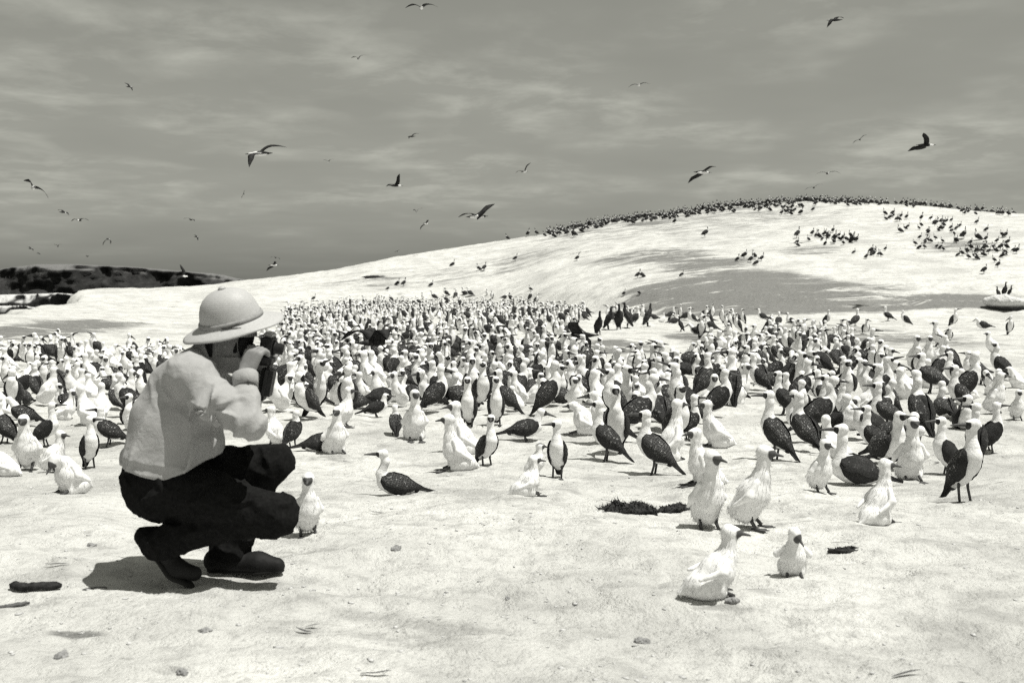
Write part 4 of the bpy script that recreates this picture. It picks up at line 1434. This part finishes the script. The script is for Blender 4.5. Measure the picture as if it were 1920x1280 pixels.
for t_ in TAKEN:
    keep(*t_)
for nm, poly, sp_ in REG:
    ps = [at(*p)[0] for p in poly]
    x0, x1 = min(p[0] for p in ps) - 1, max(p[0] for p in ps) + 1
    y0, y1 = min(p[1] for p in ps) - 1, max(p[1] for p in ps) + 1
    n = int((x1 - x0) * (y1 - y0) / sp_ ** 2 * 7)
    xs = rr.uniform(x0, x1, n); ys = rr.uniform(y0, y1, n)
    zs = height(xs, ys)
    u, v, dep = project(np.stack([xs, ys, zs], -1))
    ok = in_poly(u, v, poly)
    for x, y, z, uu, vv_, dd in zip(xs[ok], ys[ok], zs[ok], u[ok], v[ok], dep[ok]):
        d = sp_ * rr.uniform(0.8, 1.25)
        if free(x, y, d):
            keep(x, y, d * 0.8)
            crowd.append((dd, x, y, z, uu, vv_, nm))
crowd.sort()


def rand_pose(i, r_):
    m = i % 7
    hy = r_.choice([0, 0, 15, -15, 35, -40, 70, -75])
    wd_ = r_.choice([0, 0, 0, 8, 22])
    if m in (0, 1):
        return Pose(pitch=r_.uniform(44, 58), cz=r_.uniform(0.20, 0.23), neck=r_.uniform(0.85, 1.2), curve=r_.uniform(-0.2, 0.9), hyaw=hy, hpitch=r_.uniform(-14, 20), lean=r_.choice([0, 0, 0.015, 0.03]), fat=r_.uniform(0.94, 1.15), seed=i, wingdrop=wd_)
    if m in (2, 3):
        return Pose(pitch=r_.uniform(18, 36), cz=r_.uniform(0.17, 0.20), neck=r_.uniform(0.7, 1.15), curve=r_.uniform(0.3, 1.4), lean=r_.uniform(-0.01, 0.03), hyaw=hy, hpitch=r_.uniform(-18, 10), fat=r_.uniform(1.0, 1.2), seed=i, wingdrop=wd_)
    if m == 4:
        return Pose(pitch=r_.uniform(8, 18), cz=0.10, sit=True, neck=r_.uniform(0.5, 1.15), curve=r_.uniform(0.2, 1.2), hyaw=hy, fat=1.12, seed=i, wingdrop=wd_)
    if m == 5:
        return Pose(pitch=r_.uniform(6, 20), cz=0.15, neck=r_.uniform(0.3, 0.55), lean=r_.uniform(0.03, 0.06), hyaw=hy, hpitch=r_.uniform(-45, -10), seed=i, wingdrop=wd_)
    return Pose(pitch=r_.uniform(30, 50), cz=0.21, neck=r_.uniform(0.5, 0.8), curve=r_.uniform(0.6, 1.5), hyaw=r_.choice([110, -125, 70, 150]), hpitch=r_.uniform(-40, -10), seed=i, wingdrop=wd_ + 6)


def rand_chick(i, r_):
    return Chick(sit=bool(i % 2), tall=r_.uniform(0.8, 1.2), lean=r_.uniform(-0.01, 0.03), hyaw=r_.choice([0, 20, -25, 50, -60]), hpitch=r_.uniform(-20, 5), seed=i, slump=0.45 if i % 5 == 4 else 0.0, wing=r_.choice([0, 0, 0.4]))


AV = [rand_pose(i, rr) for i in range(28)]
CV = [rand_chick(i, rr) for i in range(12)]
for i, P in enumerate(AV):
    P.words = ['upright', 'upright', 'leaning forward', 'leaning forward', 'sitting low', 'stooping', 'twisting its neck'][i % 7]
    if i % 7 < 5:
        P.words += ', head aside' if abs(P.hyaw) >= 60 else (', head half round' if abs(P.hyaw) >= 30 else '')
for i, P in enumerate(CV):
    P.words = ('slumped' if P.slump else 'sitting' if P.sit else 'standing') + (' with head turned' if abs(P.hyaw) >= 50 else '')
AM = [adult_parts(P, 1, 0.0105) for P in AV]
CM = [chick_parts(P, 1, 0.0105) for P in CV]
FACE = ['facing right', 'facing away', 'facing left', 'facing the camera']


def region_words(u, v, nm):
    if nm == 'E':
        return 'far left of the man' if v < 720 else 'left of the man'
    if nm in 'AF':
        return 'in the far colony'
    if nm in 'DG':
        return 'on open ground at right'
    row = 'far in' if v < 690 else 'in'
    if u < 700:
        return row + ' the crowd by the man\'s camera'
    if u < 960:
        return row + ' the middle of the crowd'
    if nm == 'B':
        return row + ' the crowd right of the middle'
    return row + (' the crowd near the right edge' if u > 1640 else ' the dark cluster at right')


far_list, nA, nC = [], 0, 0
for (dd, x, y, z, uu, vv_, nm) in crowd:
    chick = rr.random() < (0.55 if nm == 'E' else 0.36 if nm in 'AB' else 0.26)
    yaw = rr.choice([180, 180, 0, -90, -60, 150, 200, 20, -120, 90]) + rr.uniform(-25, 25)
    sc = rr.uniform(0.92, 1.12) * (0.9 if nm == 'E' else 1.04)
    if (chick and nC >= 240) or (not chick and nA >= 290) or dd > 46:
        far_list.append((chick, x, y, z, R(yaw), sc))
        continue
    face = FACE[int(((yaw + 45) % 360) // 90)]
    if chick:
        nC += 1
        i = rr.integers(len(CV))
        lab = 'chick %s, %s, %s' % (CV[i].words, face, region_words(uu, vv_, nm))
        o = root('booby_chick', (x, y, z - 0.008), R(yaw), sc * rr.uniform(0.95, 1.2), lab, 'chick', 'chicks ' + CV[i].words + ' ' + face + ' ' + region_words(uu, vv_, nm))
        parts = CM[i]
    else:
        nA += 1
        i = rr.integers(len(AV))
        lab = 'booby %s, %s, %s' % (AV[i].words, face, region_words(uu, vv_, nm))
        o = root('booby', (x, y, z - 0.008), R(yaw), sc, lab, 'booby', 'boobies ' + AV[i].words + ' ' + face + ' ' + region_words(uu, vv_, nm))
        parts = AM[i]
    for pn_, me in parts:
        if dd > 26 and pn_ in ('tail',):
            pass
        obj(pn_, me, o)


def tris_of(F):
    return np.array([(f[0], f[i], f[i + 1]) for f in F for i in range(1, len(f) - 1)], np.int64)


LA = []
for P in AV[:14]:
    v, f, d = far_adult(P); LA.append((v, tris_of(f), d))
LC = []
for P in CV[:7]:
    v, f, d = far_chick(P); LC.append((v, tris_of(f), d))


def mass(name, items, label, cat):
    Vs, Fs, Ds, o_ = [], [], [], 0
    for (lib, x, y, z, yaw, sc) in items:
        v, f, d = lib
        c_, s_ = math.cos(yaw), math.sin(yaw)
        w_ = np.stack([v[:, 0] * c_ - v[:, 1] * s_, v[:, 0] * s_ + v[:, 1] * c_, v[:, 2]], 1) * sc + (x, y, z - 0.01)
        Vs.append(w_); Fs.append(f + o_); Ds.append(d); o_ += len(v)
    me = mesh_from(name, np.vstack(Vs), np.vstack(Fs), [M_plum], {'dark': np.concatenate(Ds)})
    return tag(obj(name, me), label, cat, None, 'stuff')


mass('distant_colony', [((LC[rr.integers(len(LC))] if ch else LA[rr.integers(len(LA))]), x, y, z, yaw, sc * 1.05) for ch, x, y, z, yaw, sc in far_list],
     'mass of far boobies and chicks packed up to the white slope', 'birds')
print('crowd', len(crowd), 'adults', nA, 'chicks', nC, 'far', len(far_list))

# ------------------------------------------------------------------ dark birds: cormorants, pelicans on the hill
def single(name, lib, px, py, hpx, yaw, label, cat, group=None, top=0.62, lift=0.0):
    loc, dep = at(px, py)
    sc = hpx / FPX * dep / top
    o = obj(name, lib, None, (loc[0], loc[1], loc[2] - 0.01 + lift), R(yaw))
    o.scale = (sc, sc, sc)
    return tag(o, label, cat, group)


def lib_mesh(name, kind, h, seed, **kw):
    v, f, d = dark_bird(kind, h, seed, **kw)
    return mesh_from(name, v, f, [M_plum], {'dark': d})


CO = [lib_mesh('cormorant', 'cormorant', 0.014, s_, hyaw=hy) for s_, hy in ((1, 0), (2, 40), (4, -50), (3, 0), (5, 90))]
for i, (px, py, hh, yaw, lab) in enumerate([
        (1122, 628, 46, -70, 'bulky black cormorant, leftmost of the standing row beyond the colony'),
        (1140, 618, 44, -20, 'black cormorant with bent neck, second of the standing row'),
        (1160, 617, 48, -90, 'black cormorant with head up, third of the standing row'),
        (1177, 615, 48, 170, 'slim black cormorant leaning left at the right end of the tight row'),
        (1214, 612, 44, 10, 'single black cormorant with thin raised neck right of the row'),
        (1277, 622, 30, 160, 'black cormorant resting on the bare brown mound'),
        (1872, 560, 24, 150, 'left black cormorant on the white boulder at the right edge'),
        (1883, 556, 28, 40, 'middle black cormorant on the white boulder, tallest'),
        (1892, 558, 24, -30, 'right black cormorant on the white boulder at the right edge')]):
    lift = 0.0
    if px > 1800:
        loc, dep = at(1880, 579)
        sc = hh / FPX * dep / 0.66
        zt = CAMZ - (py - HOR) / FPX * dep
        o = obj('cormorant', CO[i % 5], None, ((px - 960) / FPX * dep, loc[1], zt - 0.01), R(yaw)); o.scale = (sc,) * 3
        tag(o, lab, 'cormorant')
    else:
        single('cormorant', CO[i % 5], px, py, hh, yaw, lab, 'cormorant', top=0.66)

PE = [lib_mesh('pelican', 'pelican', 0.045, s_, sit=si, hyaw=hy) for s_, si, hy in ((0, False, 0), (1, False, 30), (2, True, 0), (4, False, -40), (6, True, 60))]
rr = np.random.default_rng(3)


def pel(px, py, hpx, label, group=None, yaw=None):
    single('pelican', PE[rr.integers(5)], px, py, hpx, rr.choice([180, 0, 200, 20, -60]) + rr.uniform(-25, 25) if yaw is None else yaw, label, 'pelican', group, top=0.84)


for px, py, hh, lab in [
        (952, 450, 15, 'small dark bird alone at the left start of the ridge line'), (990, 444, 17, 'left bird of a pair on the ridge, left of the dense line'),
        (1006, 442, 15, 'right bird of a pair on the ridge, left of the dense line'), (1076, 446, 22, 'dark pelican just below the dense ridge line'),
        (966, 490, 16, 'pale bird alone on the white slope under the ridge start'), (848, 500, 18, 'thin bird standing on the white slope left of the nest group'),
        (898, 508, 17, 'left pelican of the small nest group on the slope'), (908, 509, 19, 'right pelican of the small nest group on the slope'),
        (1082, 490, 16, 'bird standing alone under the grey streak of the slope'), (1196, 522, 19, 'left bird of a pair on the edge of the grey patch'),
        (1204, 521, 21, 'right bird of a pair on the edge of the grey patch'), (1278, 518, 15, 'dark bird alone on the grey patch'),
        (1170, 556, 15, 'left of two dark birds below the grey patch'), (1198, 557, 14, 'right of two dark birds below the grey patch'),
        (995, 545, 14, 'dark bird on the white slope beyond the colony\'s middle'), (745, 536, 18, 'left of two thin dark birds on the slope beyond the colony'),
        (757, 537, 18, 'right of two thin dark birds on the slope beyond the colony'), (808, 538, 17, 'single thin dark bird right of the thin pair'),
        (727, 546, 13, 'dark bird crouching left of the thin pair'), (1322, 446, 24, 'large dark pelican alone on the bright upper slope'),
        (1265, 420, 16, 'pelican alone on the slope below the dense ridge line'), (1495, 447, 24, 'left tall pelican of the upper slope cluster'),
        (1535, 447, 22, 'second tall pelican of the upper slope cluster'), (1565, 455, 26, 'tall pelican in the middle of the upper slope cluster'),
        (1598, 455, 26, 'right tall pelican of the upper slope cluster'), (1688, 438, 20, 'dark pelican alone between two slope clusters'),
        (1845, 516, 22, 'bird on the bare slope below the right cluster'), (1806, 450, 26, 'tall dark pelican at the left of the right cluster'),
        (1834, 452, 28, 'tallest dark pelican of the right cluster'), (588, 566, 15, 'dark bird on the left rim of the far colony')]:
    pel(px, py, hh, lab)
# loose clusters
for (cx, cy, sx, sy, n, hh, name) in [(1408, 494, 14, 5, 6, 20, 'low group left of the grey patch top'), (1480, 398, 20, 6, 12, 15, 'group under the ridge top'),
                                      (1555, 452, 55, 13, 24, 16, 'upper slope cluster'), (1670, 412, 18, 7, 9, 15, 'small group below the ridge at right'),
                                      (1760, 425, 34, 14, 26, 15, 'group in the middle of the right slope'), (1850, 470, 48, 18, 38, 18, 'right cluster'),
                                      (1740, 458, 34, 8, 14, 15, 'thin group beside the right cluster'), (1640, 478, 15, 9, 12, 16, 'dark nest clump of the slope'),
                                      (1870, 400, 40, 4, 16, 15, 'ridge group near the right edge')]:
    for i in range(n):
        x, y = cx + rr.normal(0, sx * 0.9), cy + rr.normal(0, sy * 0.75)
        if x < 1915:
            pel(x, y, hh * rr.uniform(0.8, 1.15), 'small dark pelican in the %s' % name, 'pelicans of the ' + name)
# the dense line along the crest
nrow = 0
for px in np.concatenate([np.arange(1022, 1625, 4.6), np.arange(1640, 1912, 9.0)]):
    px = px + rr.uniform(-2.5, 2.5)
    if px > 1910 or (px > 1625 and rr.random() < 0.25):
        continue
    X = (px - 960) / FPX * 106
    for _ in range(3):
        X = (px - 960) / FPX * float(np.interp(X, RX, RY))
    yc = float(np.interp(X, RX, RY)) - rr.choice([0.5, 2.0, 4.5, 7.5]) * rr.uniform(0.6, 1.2)
    X = (px - 960) / FPX * yc
    o = obj('pelican', PE[rr.integers(5)], None, (X, yc, hz(X, yc) - 0.02), R(rr.choice([180, 0, 200, 160, -60]) + rr.uniform(-25, 25)))
    o.scale = (rr.uniform(0.72, 0.98),) * 3
    tag(o, 'small dark bird in the long line on the hill crest' if px < 1630 else 'small dark bird in the thin line on the right crest', 'pelican', 'birds along the hill crest' if px < 1630 else 'birds along the right crest')
    nrow += 1


PL = []
for me in PE:
    v = np.empty(len(me.vertices) * 3, np.float32); me.vertices.foreach_get('co', v)
    d = np.empty(len(me.vertices), np.float32); me.attributes['dark'].data.foreach_get('value', d)
    PL.append((v.reshape(-1, 3), tris_of([tuple(p.vertices) for p in me.polygons]), d))
it = []
for px in np.arange(1028, 1900, 2.6):
    if px > 1630 and rr.random() < 0.6:
        continue
    px = px + rr.uniform(-3, 3); dy = rr.choice([-1.2, 0.3, 1.5, 3.2, 6.0, 9.0])
    X = (px - 960) / FPX * 107
    yc = float(np.interp(X, RX, RY)) - dy * rr.uniform(0.7, 1.2)
    X = (px - 960) / FPX * yc
    it.append((PL[rr.integers(5)], X, yc, hz(X, yc) - 0.02, rr.uniform(0, 6.28), rr.uniform(0.7, 1.0)))
mass('crest_flock', it, 'dense flock of dark birds behind the long line on the hill crest', 'birds')

# ------------------------------------------------------------------ flying birds
def flyer(px, py, tipL, tipR, head_yaw, label, lite=0.0, dist=None, name='flying_booby', bend=0.12, chord=0.23, hpitch=0):
    """tips are photo offsets of the wing ends from the body; the missing length goes into depth"""
    ln = max(math.hypot(*tipL), math.hypot(*tipR))
    ppm = ln / 0.71 if dist is None else FPX / dist
    D = FPX / ppm
    loc = sky_at(px, py, D)
    o = bpy.data.objects.new(name, None); COL.objects.link(o); o.location = loc
    tag(o, label, 'bird', 'birds in flight')
    yw = R(head_yaw)
    f = unit((math.cos(yw), math.sin(yw), math.tan(R(hpitch))))
    pts = [f * t for t in (-0.40, -0.30, -0.16, 0.0, 0.14, 0.22, 0.29, 0.335, 0.36, 0.46)]
    V, F = tube(pts, [0.006, 0.022, 0.055, 0.072, 0.062, 0.042, 0.038, 0.034, 0.016, 0.004], 10)
    t_ = V @ f
    dk = np.where((t_ < -0.16) | (t_ > 0.335), 1.0, np.where((V[:, 2] > 0.02) & (t_ < 0.12), 0.8, 0.0)) 
    if not lite:
        dk = np.maximum(dk, np.where(t_ < 0.2, 1.0, 0.0))
    obj('body', mesh_from('flyer_body', V, tri_quads(F), [M_plum], {'dark': np.clip(dk, 0, 1)}), o)
    for tip, sd in ((tipL, -1), (tipR, 1)):
        dx, dz = tip[0] / ppm, -tip[1] / ppm
        l2 = dx * dx + dz * dz
        dy = math.sqrt(max(0.0, 0.74 ** 2 - l2))
        lat = np.cross((0, 0, 1.0), f) * (1 if sd < 0 else -1)
        if lat[1] < 0:
            dy = -dy
        tipv = np.array([dx, dy, dz])
        ns = 9
        V, F, U = [], [], []
        cdir = unit(f - unit(tipv) * (f @ unit(tipv)) + 1e-6)
        nrm = unit(np.cross(cdir, unit(tipv)))
        if nrm[2] < 0:
            nrm = -nrm
        for i in range(ns):
            s_ = i / (ns - 1)
            c = tipv * s_ + nrm * bend * math.sin(math.pi * s_) + cdir * (0.06 + 0.05 * math.sin(math.pi * min(1, s_ * 1.6)) - 0.16 * s_ ** 2)
            w_ = chord * (1 - 0.15 * s_) * (1 - max(0, (s_ - 0.55) / 0.45) ** 1.6 * 0.93)
            th = 0.016 * (1 - 0.75 * s_)
            for a_, z_ in ((0.35, 0), (0.05, th), (-0.65, 0.001), (0.05, -th * 0.4)):
                V.append(c + cdir * w_ * a_ + nrm * z_)
        for i in range(ns - 1):
            for j in range(4):
                F.append((i * 4 + j, i * 4 + (j + 1) % 4, i * 4 + 4 + (j + 1) % 4, i * 4 + 4 + j))
        F.append((0, 1, 2, 3)); F.append(tuple((ns - 1) * 4 + j for j in (3, 2, 1, 0)))
        obj('wing', mesh_from('flyer_wing', np.array(V), F, [M_flydark]), o)
    return o


FLY = [
    (790, 15, (-33, -3), (30, 2), -80, 'pale-bodied bird with level wings at the top edge, left of centre', 1),
    (672, 110, (-16, -2), (15, -5), -70, 'small bird with raised wings below the top cloud, left of centre', 0),
    (1198, 160, (-20, 3), (20, -1), -90, 'small bird with white body and level wings, upper centre right', 1),
    (1566, 38, (-20, 14), (18, -7), 170, 'dark bird with drooping wings near the top right', 0),
    (242, 163, (-9, -8), (9, 8), 40, 'small tilted bird in the upper left sky', 0),
    (487, 288, (-17, 29), (46, -15), 162, 'largest left bird, wings spread far apart above the helmet', 1),
    (616, 304, (-11, -4), (10, -5), -90, 'tiny pale bird with raised wings, right of the largest left bird', 1),
    (772, 256, (-6, 6), (14, -6), 150, 'small dark bird in the middle of the left sky', 0),
    (983, 322, (-18, 2), (13, -15), -60, 'thin-winged pale bird with one wing up, centre of the sky', 1),
    (741, 348, (-17, 1), (12, -20), 10, 'dark bird with one wing raised steeply, left of centre', 0),
    (1316, 323, (-22, 22), (26, -7), 20, 'bird with long drooping wings above the ridge', 1),
    (1735, 272, (-28, 14), (-8, -20), 0, 'bird flying right with white head and wings thrown back, upper right', 0),
    (1612, 262, (-10, 7), (12, -8), 60, 'faint thin bird in the right sky', 0),
    (1552, 325, (-22, 3), (22, 1), -90, 'thin gliding bird just above the ridge top', 0),
    (1526, 352, (-15, 4), (16, -6), 80, 'dark flapping bird hovering over the ridge top', 0),
    (62, 352, (-28, -18), (31, 19), -60, 'long-winged bird tilted in a line at the far left', 1),
    (118, 398, (-12, -4), (15, 6), 60, 'dark bird gliding below the tilted one at left', 0),
    (149, 413, (-20, 2), (19, 1), -90, 'level gliding bird above the headland at left', 0),
    (457, 364, (-4, 8), (4, -8), 90, 'small dark bird banking, left sky above the helmet', 0),
    (202, 448, (-10, 12), (9, 11), 90, 'dark bird with both wings pointing down, left sky', 0),
    (368, 444, (-6, -4), (5, 7), 30, 'tiny bird low in the left sky right of the drooping one', 0),
    (358, 412, (-14, -2), (11, 4), 80, 'faint gliding bird in the left sky', 0),
    (57, 466, (-8, -4), (8, 5), 60, 'tiny bird at the far left above the headland', 0),
    (108, 462, (-9, -4), (9, -3), -90, 'tiny bird with raised wings above the headland', 0),
    (72, 475, (-5, -1), (5, 2), 10, 'speck of a bird just over the headland at far left', 0),
    (164, 481, (-5, -2), (5, -1), 30, 'speck of a bird over the middle of the headland', 0),
    (512, 497, (-12, 12), (10, -6), 20, 'dark bird with white back diving low right of the headland', 1),
    (517, 483, (-11, 0), (10, 4), 80, 'thin gliding bird just above the diving one', 0),
    (798, 419, (-10, 12), (10, -6), 60, 'dark bird banking above the white slope, centre left', 1),
    (781, 397, (-9, -4), (12, -6), -80, 'faint bird with raised wings over the banking one', 0),
    (893, 406, (-31, 0), (36, -18), -30, 'bird with one wing level and one pale wing tip raised, above the slope', 1),
    (274, 560, (-17, -5), (18, -3), -90, 'gull-winged bird flying low over the white ground left of the helmet', 1),
    (342, 518, (-3, -22), (-6, 8), 40, 'bird with a wing straight up in front of the headland', 1),
    (745, 471, (-5, 2), (6, -2), 60, 'speck of a bird close above the slope, left of centre', 0),
]
for px, py, tl, tr, yw, lab, li in FLY:
    flyer(px, py, tl, tr, yw, lab, li)
# two big birds opening their wings within the crowd
loc, dep = at(705, 690)
flyer(703, 642, (-62, -2), (40, -8), 35, 'booby with broad black wings open over the crowd, left of centre', 0, dist=dep * 0.98, bend=0.20, chord=0.34)
loc, dep = at(1090, 668)
flyer(1088, 628, (-30, -26), (14, 30), 160, 'black cormorant flapping its wings at the edge of the crowd', 0, dist=dep * 0.98, name='cormorant', bend=0.10, chord=0.26)

# ------------------------------------------------------------------ things lying on the ground
ICO_V = None


def lump_mesh(name, size, seed, mat, h=None, rough=0.25, tufts=0, flatz=1.0):
    size = np.array(size, float)
    h = h or float(size.max()) / 16
    g = SDF((-size[0] * 1.5, -size[1] * 1.6, -size[2] * 0.4), (size[0] * 1.5, size[1] * 1.6, size[2] * 1.9), h)
    rr_ = np.random.default_rng(seed)
    g.ell((0, 0, size[2] * 0.35), size * (0.85, 0.9, 0.75), 0.02)
    for _ in range(6):
        p = rr_.uniform(-1, 1, 3) * size * (0.7, 0.5, 0.3) + (0, 0, size[2] * 0.4)
        g.ell(p, size * rr_.uniform(0.25, 0.5, 3), size.min() * 0.4)
    X, Y, Z = g.grid()
    s_ = 2.2 / size.max()
    g.D += (size.min() * rough * fbm(X * s_ * 1.5, Y * s_ * 1.5, Z * s_ * 1.5, octs=3, seed=seed)).astype(np.float32)
    V, F = g.mesh()
    N = vnormals(V, F)
    F = [tuple(f) for f in F]
    if tufts:
        i = rr_.integers(0, len(V), tufts)
        d = N[i] * 0.5 + rr_.normal(0, 0.6, (tufts, 3)); d /= np.linalg.norm(d, axis=1)[:, None]
        sd = np.cross(d, rr_.normal(0, 1, (tufts, 3))); sd /= np.linalg.norm(sd, axis=1)[:, None]
        L = rr_.uniform(0.2, 0.7, tufts)[:, None] * size.min()
        T = np.stack([V[i] - sd * 0.004, V[i] + sd * 0.004, V[i] + d * L], 1).reshape(-1, 3)
        o_ = len(V)
        V = np.vstack([V, T]); F += [(o_ + 3 * k_, o_ + 3 * k_ + 1, o_ + 3 * k_ + 2) for k_ in range(tufts)]
    return mesh_from(name, V, F, [mat])


def lay(name, me, px, py, yaw, label, cat, dz=0.0, group=None):
    loc, dep = at(px, py)
    return tag(obj(name, me, None, (loc[0], loc[1], loc[2] + dz), R(yaw)), label, cat, group)


lay('debris_clump', lump_mesh('debris_clump', (0.17, 0.09, 0.045), 5, M_dark, tufts=700, rough=0.35), 1176, 958, 4, 'dark matted clump with ragged left end lying on the white ground', 'debris', -0.012)
lay('debris_clump', lump_mesh('debris_clump', (0.10, 0.06, 0.030), 8, M_dark, tufts=260, rough=0.4), 1268, 956, 12, 'smaller dark clump between the matted one and the two tall chicks', 'debris', -0.010)
lay('debris_clump', lump_mesh('debris_clump', (0.085, 0.035, 0.020), 18, M_dark, tufts=120, rough=0.4), 1586, 1034, -8, 'small dark clump on bare ground left of the large booby', 'debris', -0.006)


def stick(px, py, L, r_, yaw, seed, mat, label, name='stick', bow=0.02):
    rr_ = np.random.default_rng(seed)
    pts = [np.array([(t - 0.5) * L, bow * math.sin(3 * t + seed) + rr_.uniform(-1, 1) * r_ * 0.4, r_ * 0.7 + rr_.uniform(-1, 1) * r_ * 0.2]) for t in np.linspace(0, 1, 12)]
    V, F = tube(pts, [r_ * rr_.uniform(0.8, 1.1) * (0.5 if i in (0, 11) else 1) for i in range(12)], 9, 0.85)
    lay(name, mesh_from(name, V, tri_quads(F), [mat]), px, py, yaw, label, 'stick', 0.0)


stick(68, 1106, 0.205, 0.020, 2, 3, M_dark, 'short thick dark stick on the ground at the lower left', 'stick')
stick(14, 1138, 0.15, 0.009, 18, 4, M_stick, 'thin stick running out of the picture at the lower left edge', 'stick')
stick(178, 1106, 0.09, 0.004, 8, 6, M_stick, 'thin twig by the end of the man\'s shadow', 'stick')
for i, (px, py, s_, lab) in enumerate([
        (172, 1023, 0.016, 'small stone left of the man\'s raised heel'), (385, 1184, 0.016, 'small stone in the empty foreground below the man\'s feet'),
        (115, 1232, 0.020, 'grey stone at the bottom left'), (342, 1266, 0.018, 'stone at the bottom edge, left of centre'),
        (1206, 1206, 0.020, 'stone in the empty foreground right of centre'), (1375, 1132, 0.022, 'clod in front of the nearest chick'),
        (742, 1032, 0.022, 'larger stone in the empty centre foreground'), (952, 1124, 0.010, 'tiny pebble in the centre foreground')]):
    lay('stone', lump_mesh('stone', (s_ * 1.5, s_, s_ * 0.8), 30 + i, M_stone, rough=0.3), px, py, i * 40, lab, 'stone', -s_ * 0.2)

# white boulder with a dark undercut on the right, where the three cormorants stand
loc, dep = at(1880, 579)
g = SDF((-1.3, -0.9, -0.3), (1.3, 0.9, 0.9), 0.06)
g.ell((0, 0, 0.25), (0.85, 0.55, 0.25), 0.2); g.ell((0.1, 0, 0.05), (0.75, 0.45, 0.25), 0.1); g.ell((0.45, 0, 0.2), (0.5, 0.4, 0.2), 0.2)
X, Y, Z = g.grid()
g.D += (0.09 * fbm(X * 2, Y * 2, Z * 3, octs=3, seed=6)).astype(np.float32)
V, F = g.mesh()
rk = obj('boulder', mesh_from('boulder', V, F, [M_rock], {'guano': np.ones(len(V)), 'white': smooth(0.06, 0.16, V[:, 2])}), None, (loc[0], loc[1], loc[2]))
rk.scale = (0.95, 1.0, 1.25)
tag(rk, 'white-topped boulder with dark underside at the right edge below the slope', 'boulder')
loc, dep = at(702, 522)
lay('driftwood_log', lump_mesh('driftwood_log', (0.95, 0.16, 0.13), 51, M_dark, rough=0.3), 702, 522, 3, 'dark log lying on the white slope above the far colony', 'log')

# crumbs of crust, small dark bits and shed feathers
rr = np.random.default_rng(21)
phi = (1 + 5 ** 0.5) / 2
IV = np.array([(-1, phi, 0), (1, phi, 0), (-1, -phi, 0), (1, -phi, 0), (0, -1, phi), (0, 1, phi), (0, -1, -phi), (0, 1, -phi), (phi, 0, -1), (phi, 0, 1), (-phi, 0, -1), (-phi, 0, 1)]) / 1.9
IF = np.array([(0, 11, 5), (0, 5, 1), (0, 1, 7), (0, 7, 10), (0, 10, 11), (1, 5, 9), (5, 11, 4), (11, 10, 2), (10, 7, 6), (7, 1, 8), (3, 9, 4), (3, 4, 2), (3, 2, 6), (3, 6, 8), (3, 8, 9), (4, 9, 5), (2, 4, 11), (6, 2, 10), (8, 6, 7), (9, 8, 1)])


def scatter(n, y0, y1, s0, s1, flat):
    y = np.exp(rr.uniform(math.log(y0), math.log(y1), n)); x = rr.uniform(-0.62, 0.62, n) * y
    keepm = vnoise(x * 0.9, y * 0.9, seed=71) + 0.6 * vnoise(x * 3, y * 3, seed=72) > rr.uniform(-0.9, 0.9, n)
    x, y = x[keepm], y[keepm]; n = len(x)
    s_ = s0 * (s1 / s0) ** (rr.random(n) ** 2.2)
    an = rr.uniform(0, 6.28, n)
    J = rr.uniform(0.6, 1.3, (n, 12, 1)) * IV[None] * np.stack([rr.uniform(0.8, 1.8, n), rr.uniform(0.7, 1.2, n), np.full(n, flat)], -1)[:, None]
    c_, d_ = np.cos(an)[:, None], np.sin(an)[:, None]
    J = np.stack([J[..., 0] * c_ - J[..., 1] * d_, J[..., 0] * d_ + J[..., 1] * c_, J[..., 2]], -1) * s_[:, None, None]
    J += np.stack([x, y, height(x, y) + s_ * 0.12], -1)[:, None]
    return J.reshape(-1, 3), (IF[None] + 12 * np.arange(n)[:, None, None]).reshape(-1, 3)


V, F = scatter(9000, 2.9, 22, 0.003, 0.012, 0.4)
tag(obj('crust_crumbs', mesh_from('crust_crumbs', V, F, [M_clod], smooth_shade=False)), 'pale crumbs of crust strewn over the white ground', 'crumbs', None, 'stuff')
V, F = scatter(2200, 2.9, 24, 0.002, 0.007, 0.3)
tag(obj('dark_bits', mesh_from('dark_bits', V, F, [M_stone], smooth_shade=False)), 'small dark bits and droppings strewn over the white ground', 'litter', None, 'stuff')
nf = 40
y = np.exp(rr.uniform(math.log(3.2), math.log(16), nf)); x = rr.uniform(-0.5, 0.5, nf) * y
V, F = [], []
for i in range(nf):
    L, an, w_ = rr.uniform(0.04, 0.12), rr.uniform(-0.6, 0.6) + (math.pi if rr.random() < .5 else 0), rr.uniform(0.004, 0.008)
    o_ = len(V)
    for j in range(6):
        t = j / 5
        ww = w_ * math.sin(math.pi * min(0.97, 0.12 + 0.86 * t)); cu = 0.12 * L * math.sin(2.4 * t)
        for sd in (-1, 1):
            a_, b_ = (t - 0.5) * L, cu + sd * ww
            xx, yy = x[i] + a_ * math.cos(an) - b_ * math.sin(an), y[i] + a_ * math.sin(an) + b_ * math.cos(an)
            V.append((xx, yy, hz(xx, yy) + 0.006 + 0.012 * t))
    for j in range(5):
        F.append((o_ + 2 * j, o_ + 2 * j + 1, o_ + 2 * j + 3, o_ + 2 * j + 2))
tag(obj('shed_feathers', mesh_from('shed_feathers', V, F, [M_stick])), 'shed dark feathers strewn over the white ground', 'feathers', None, 'stuff')
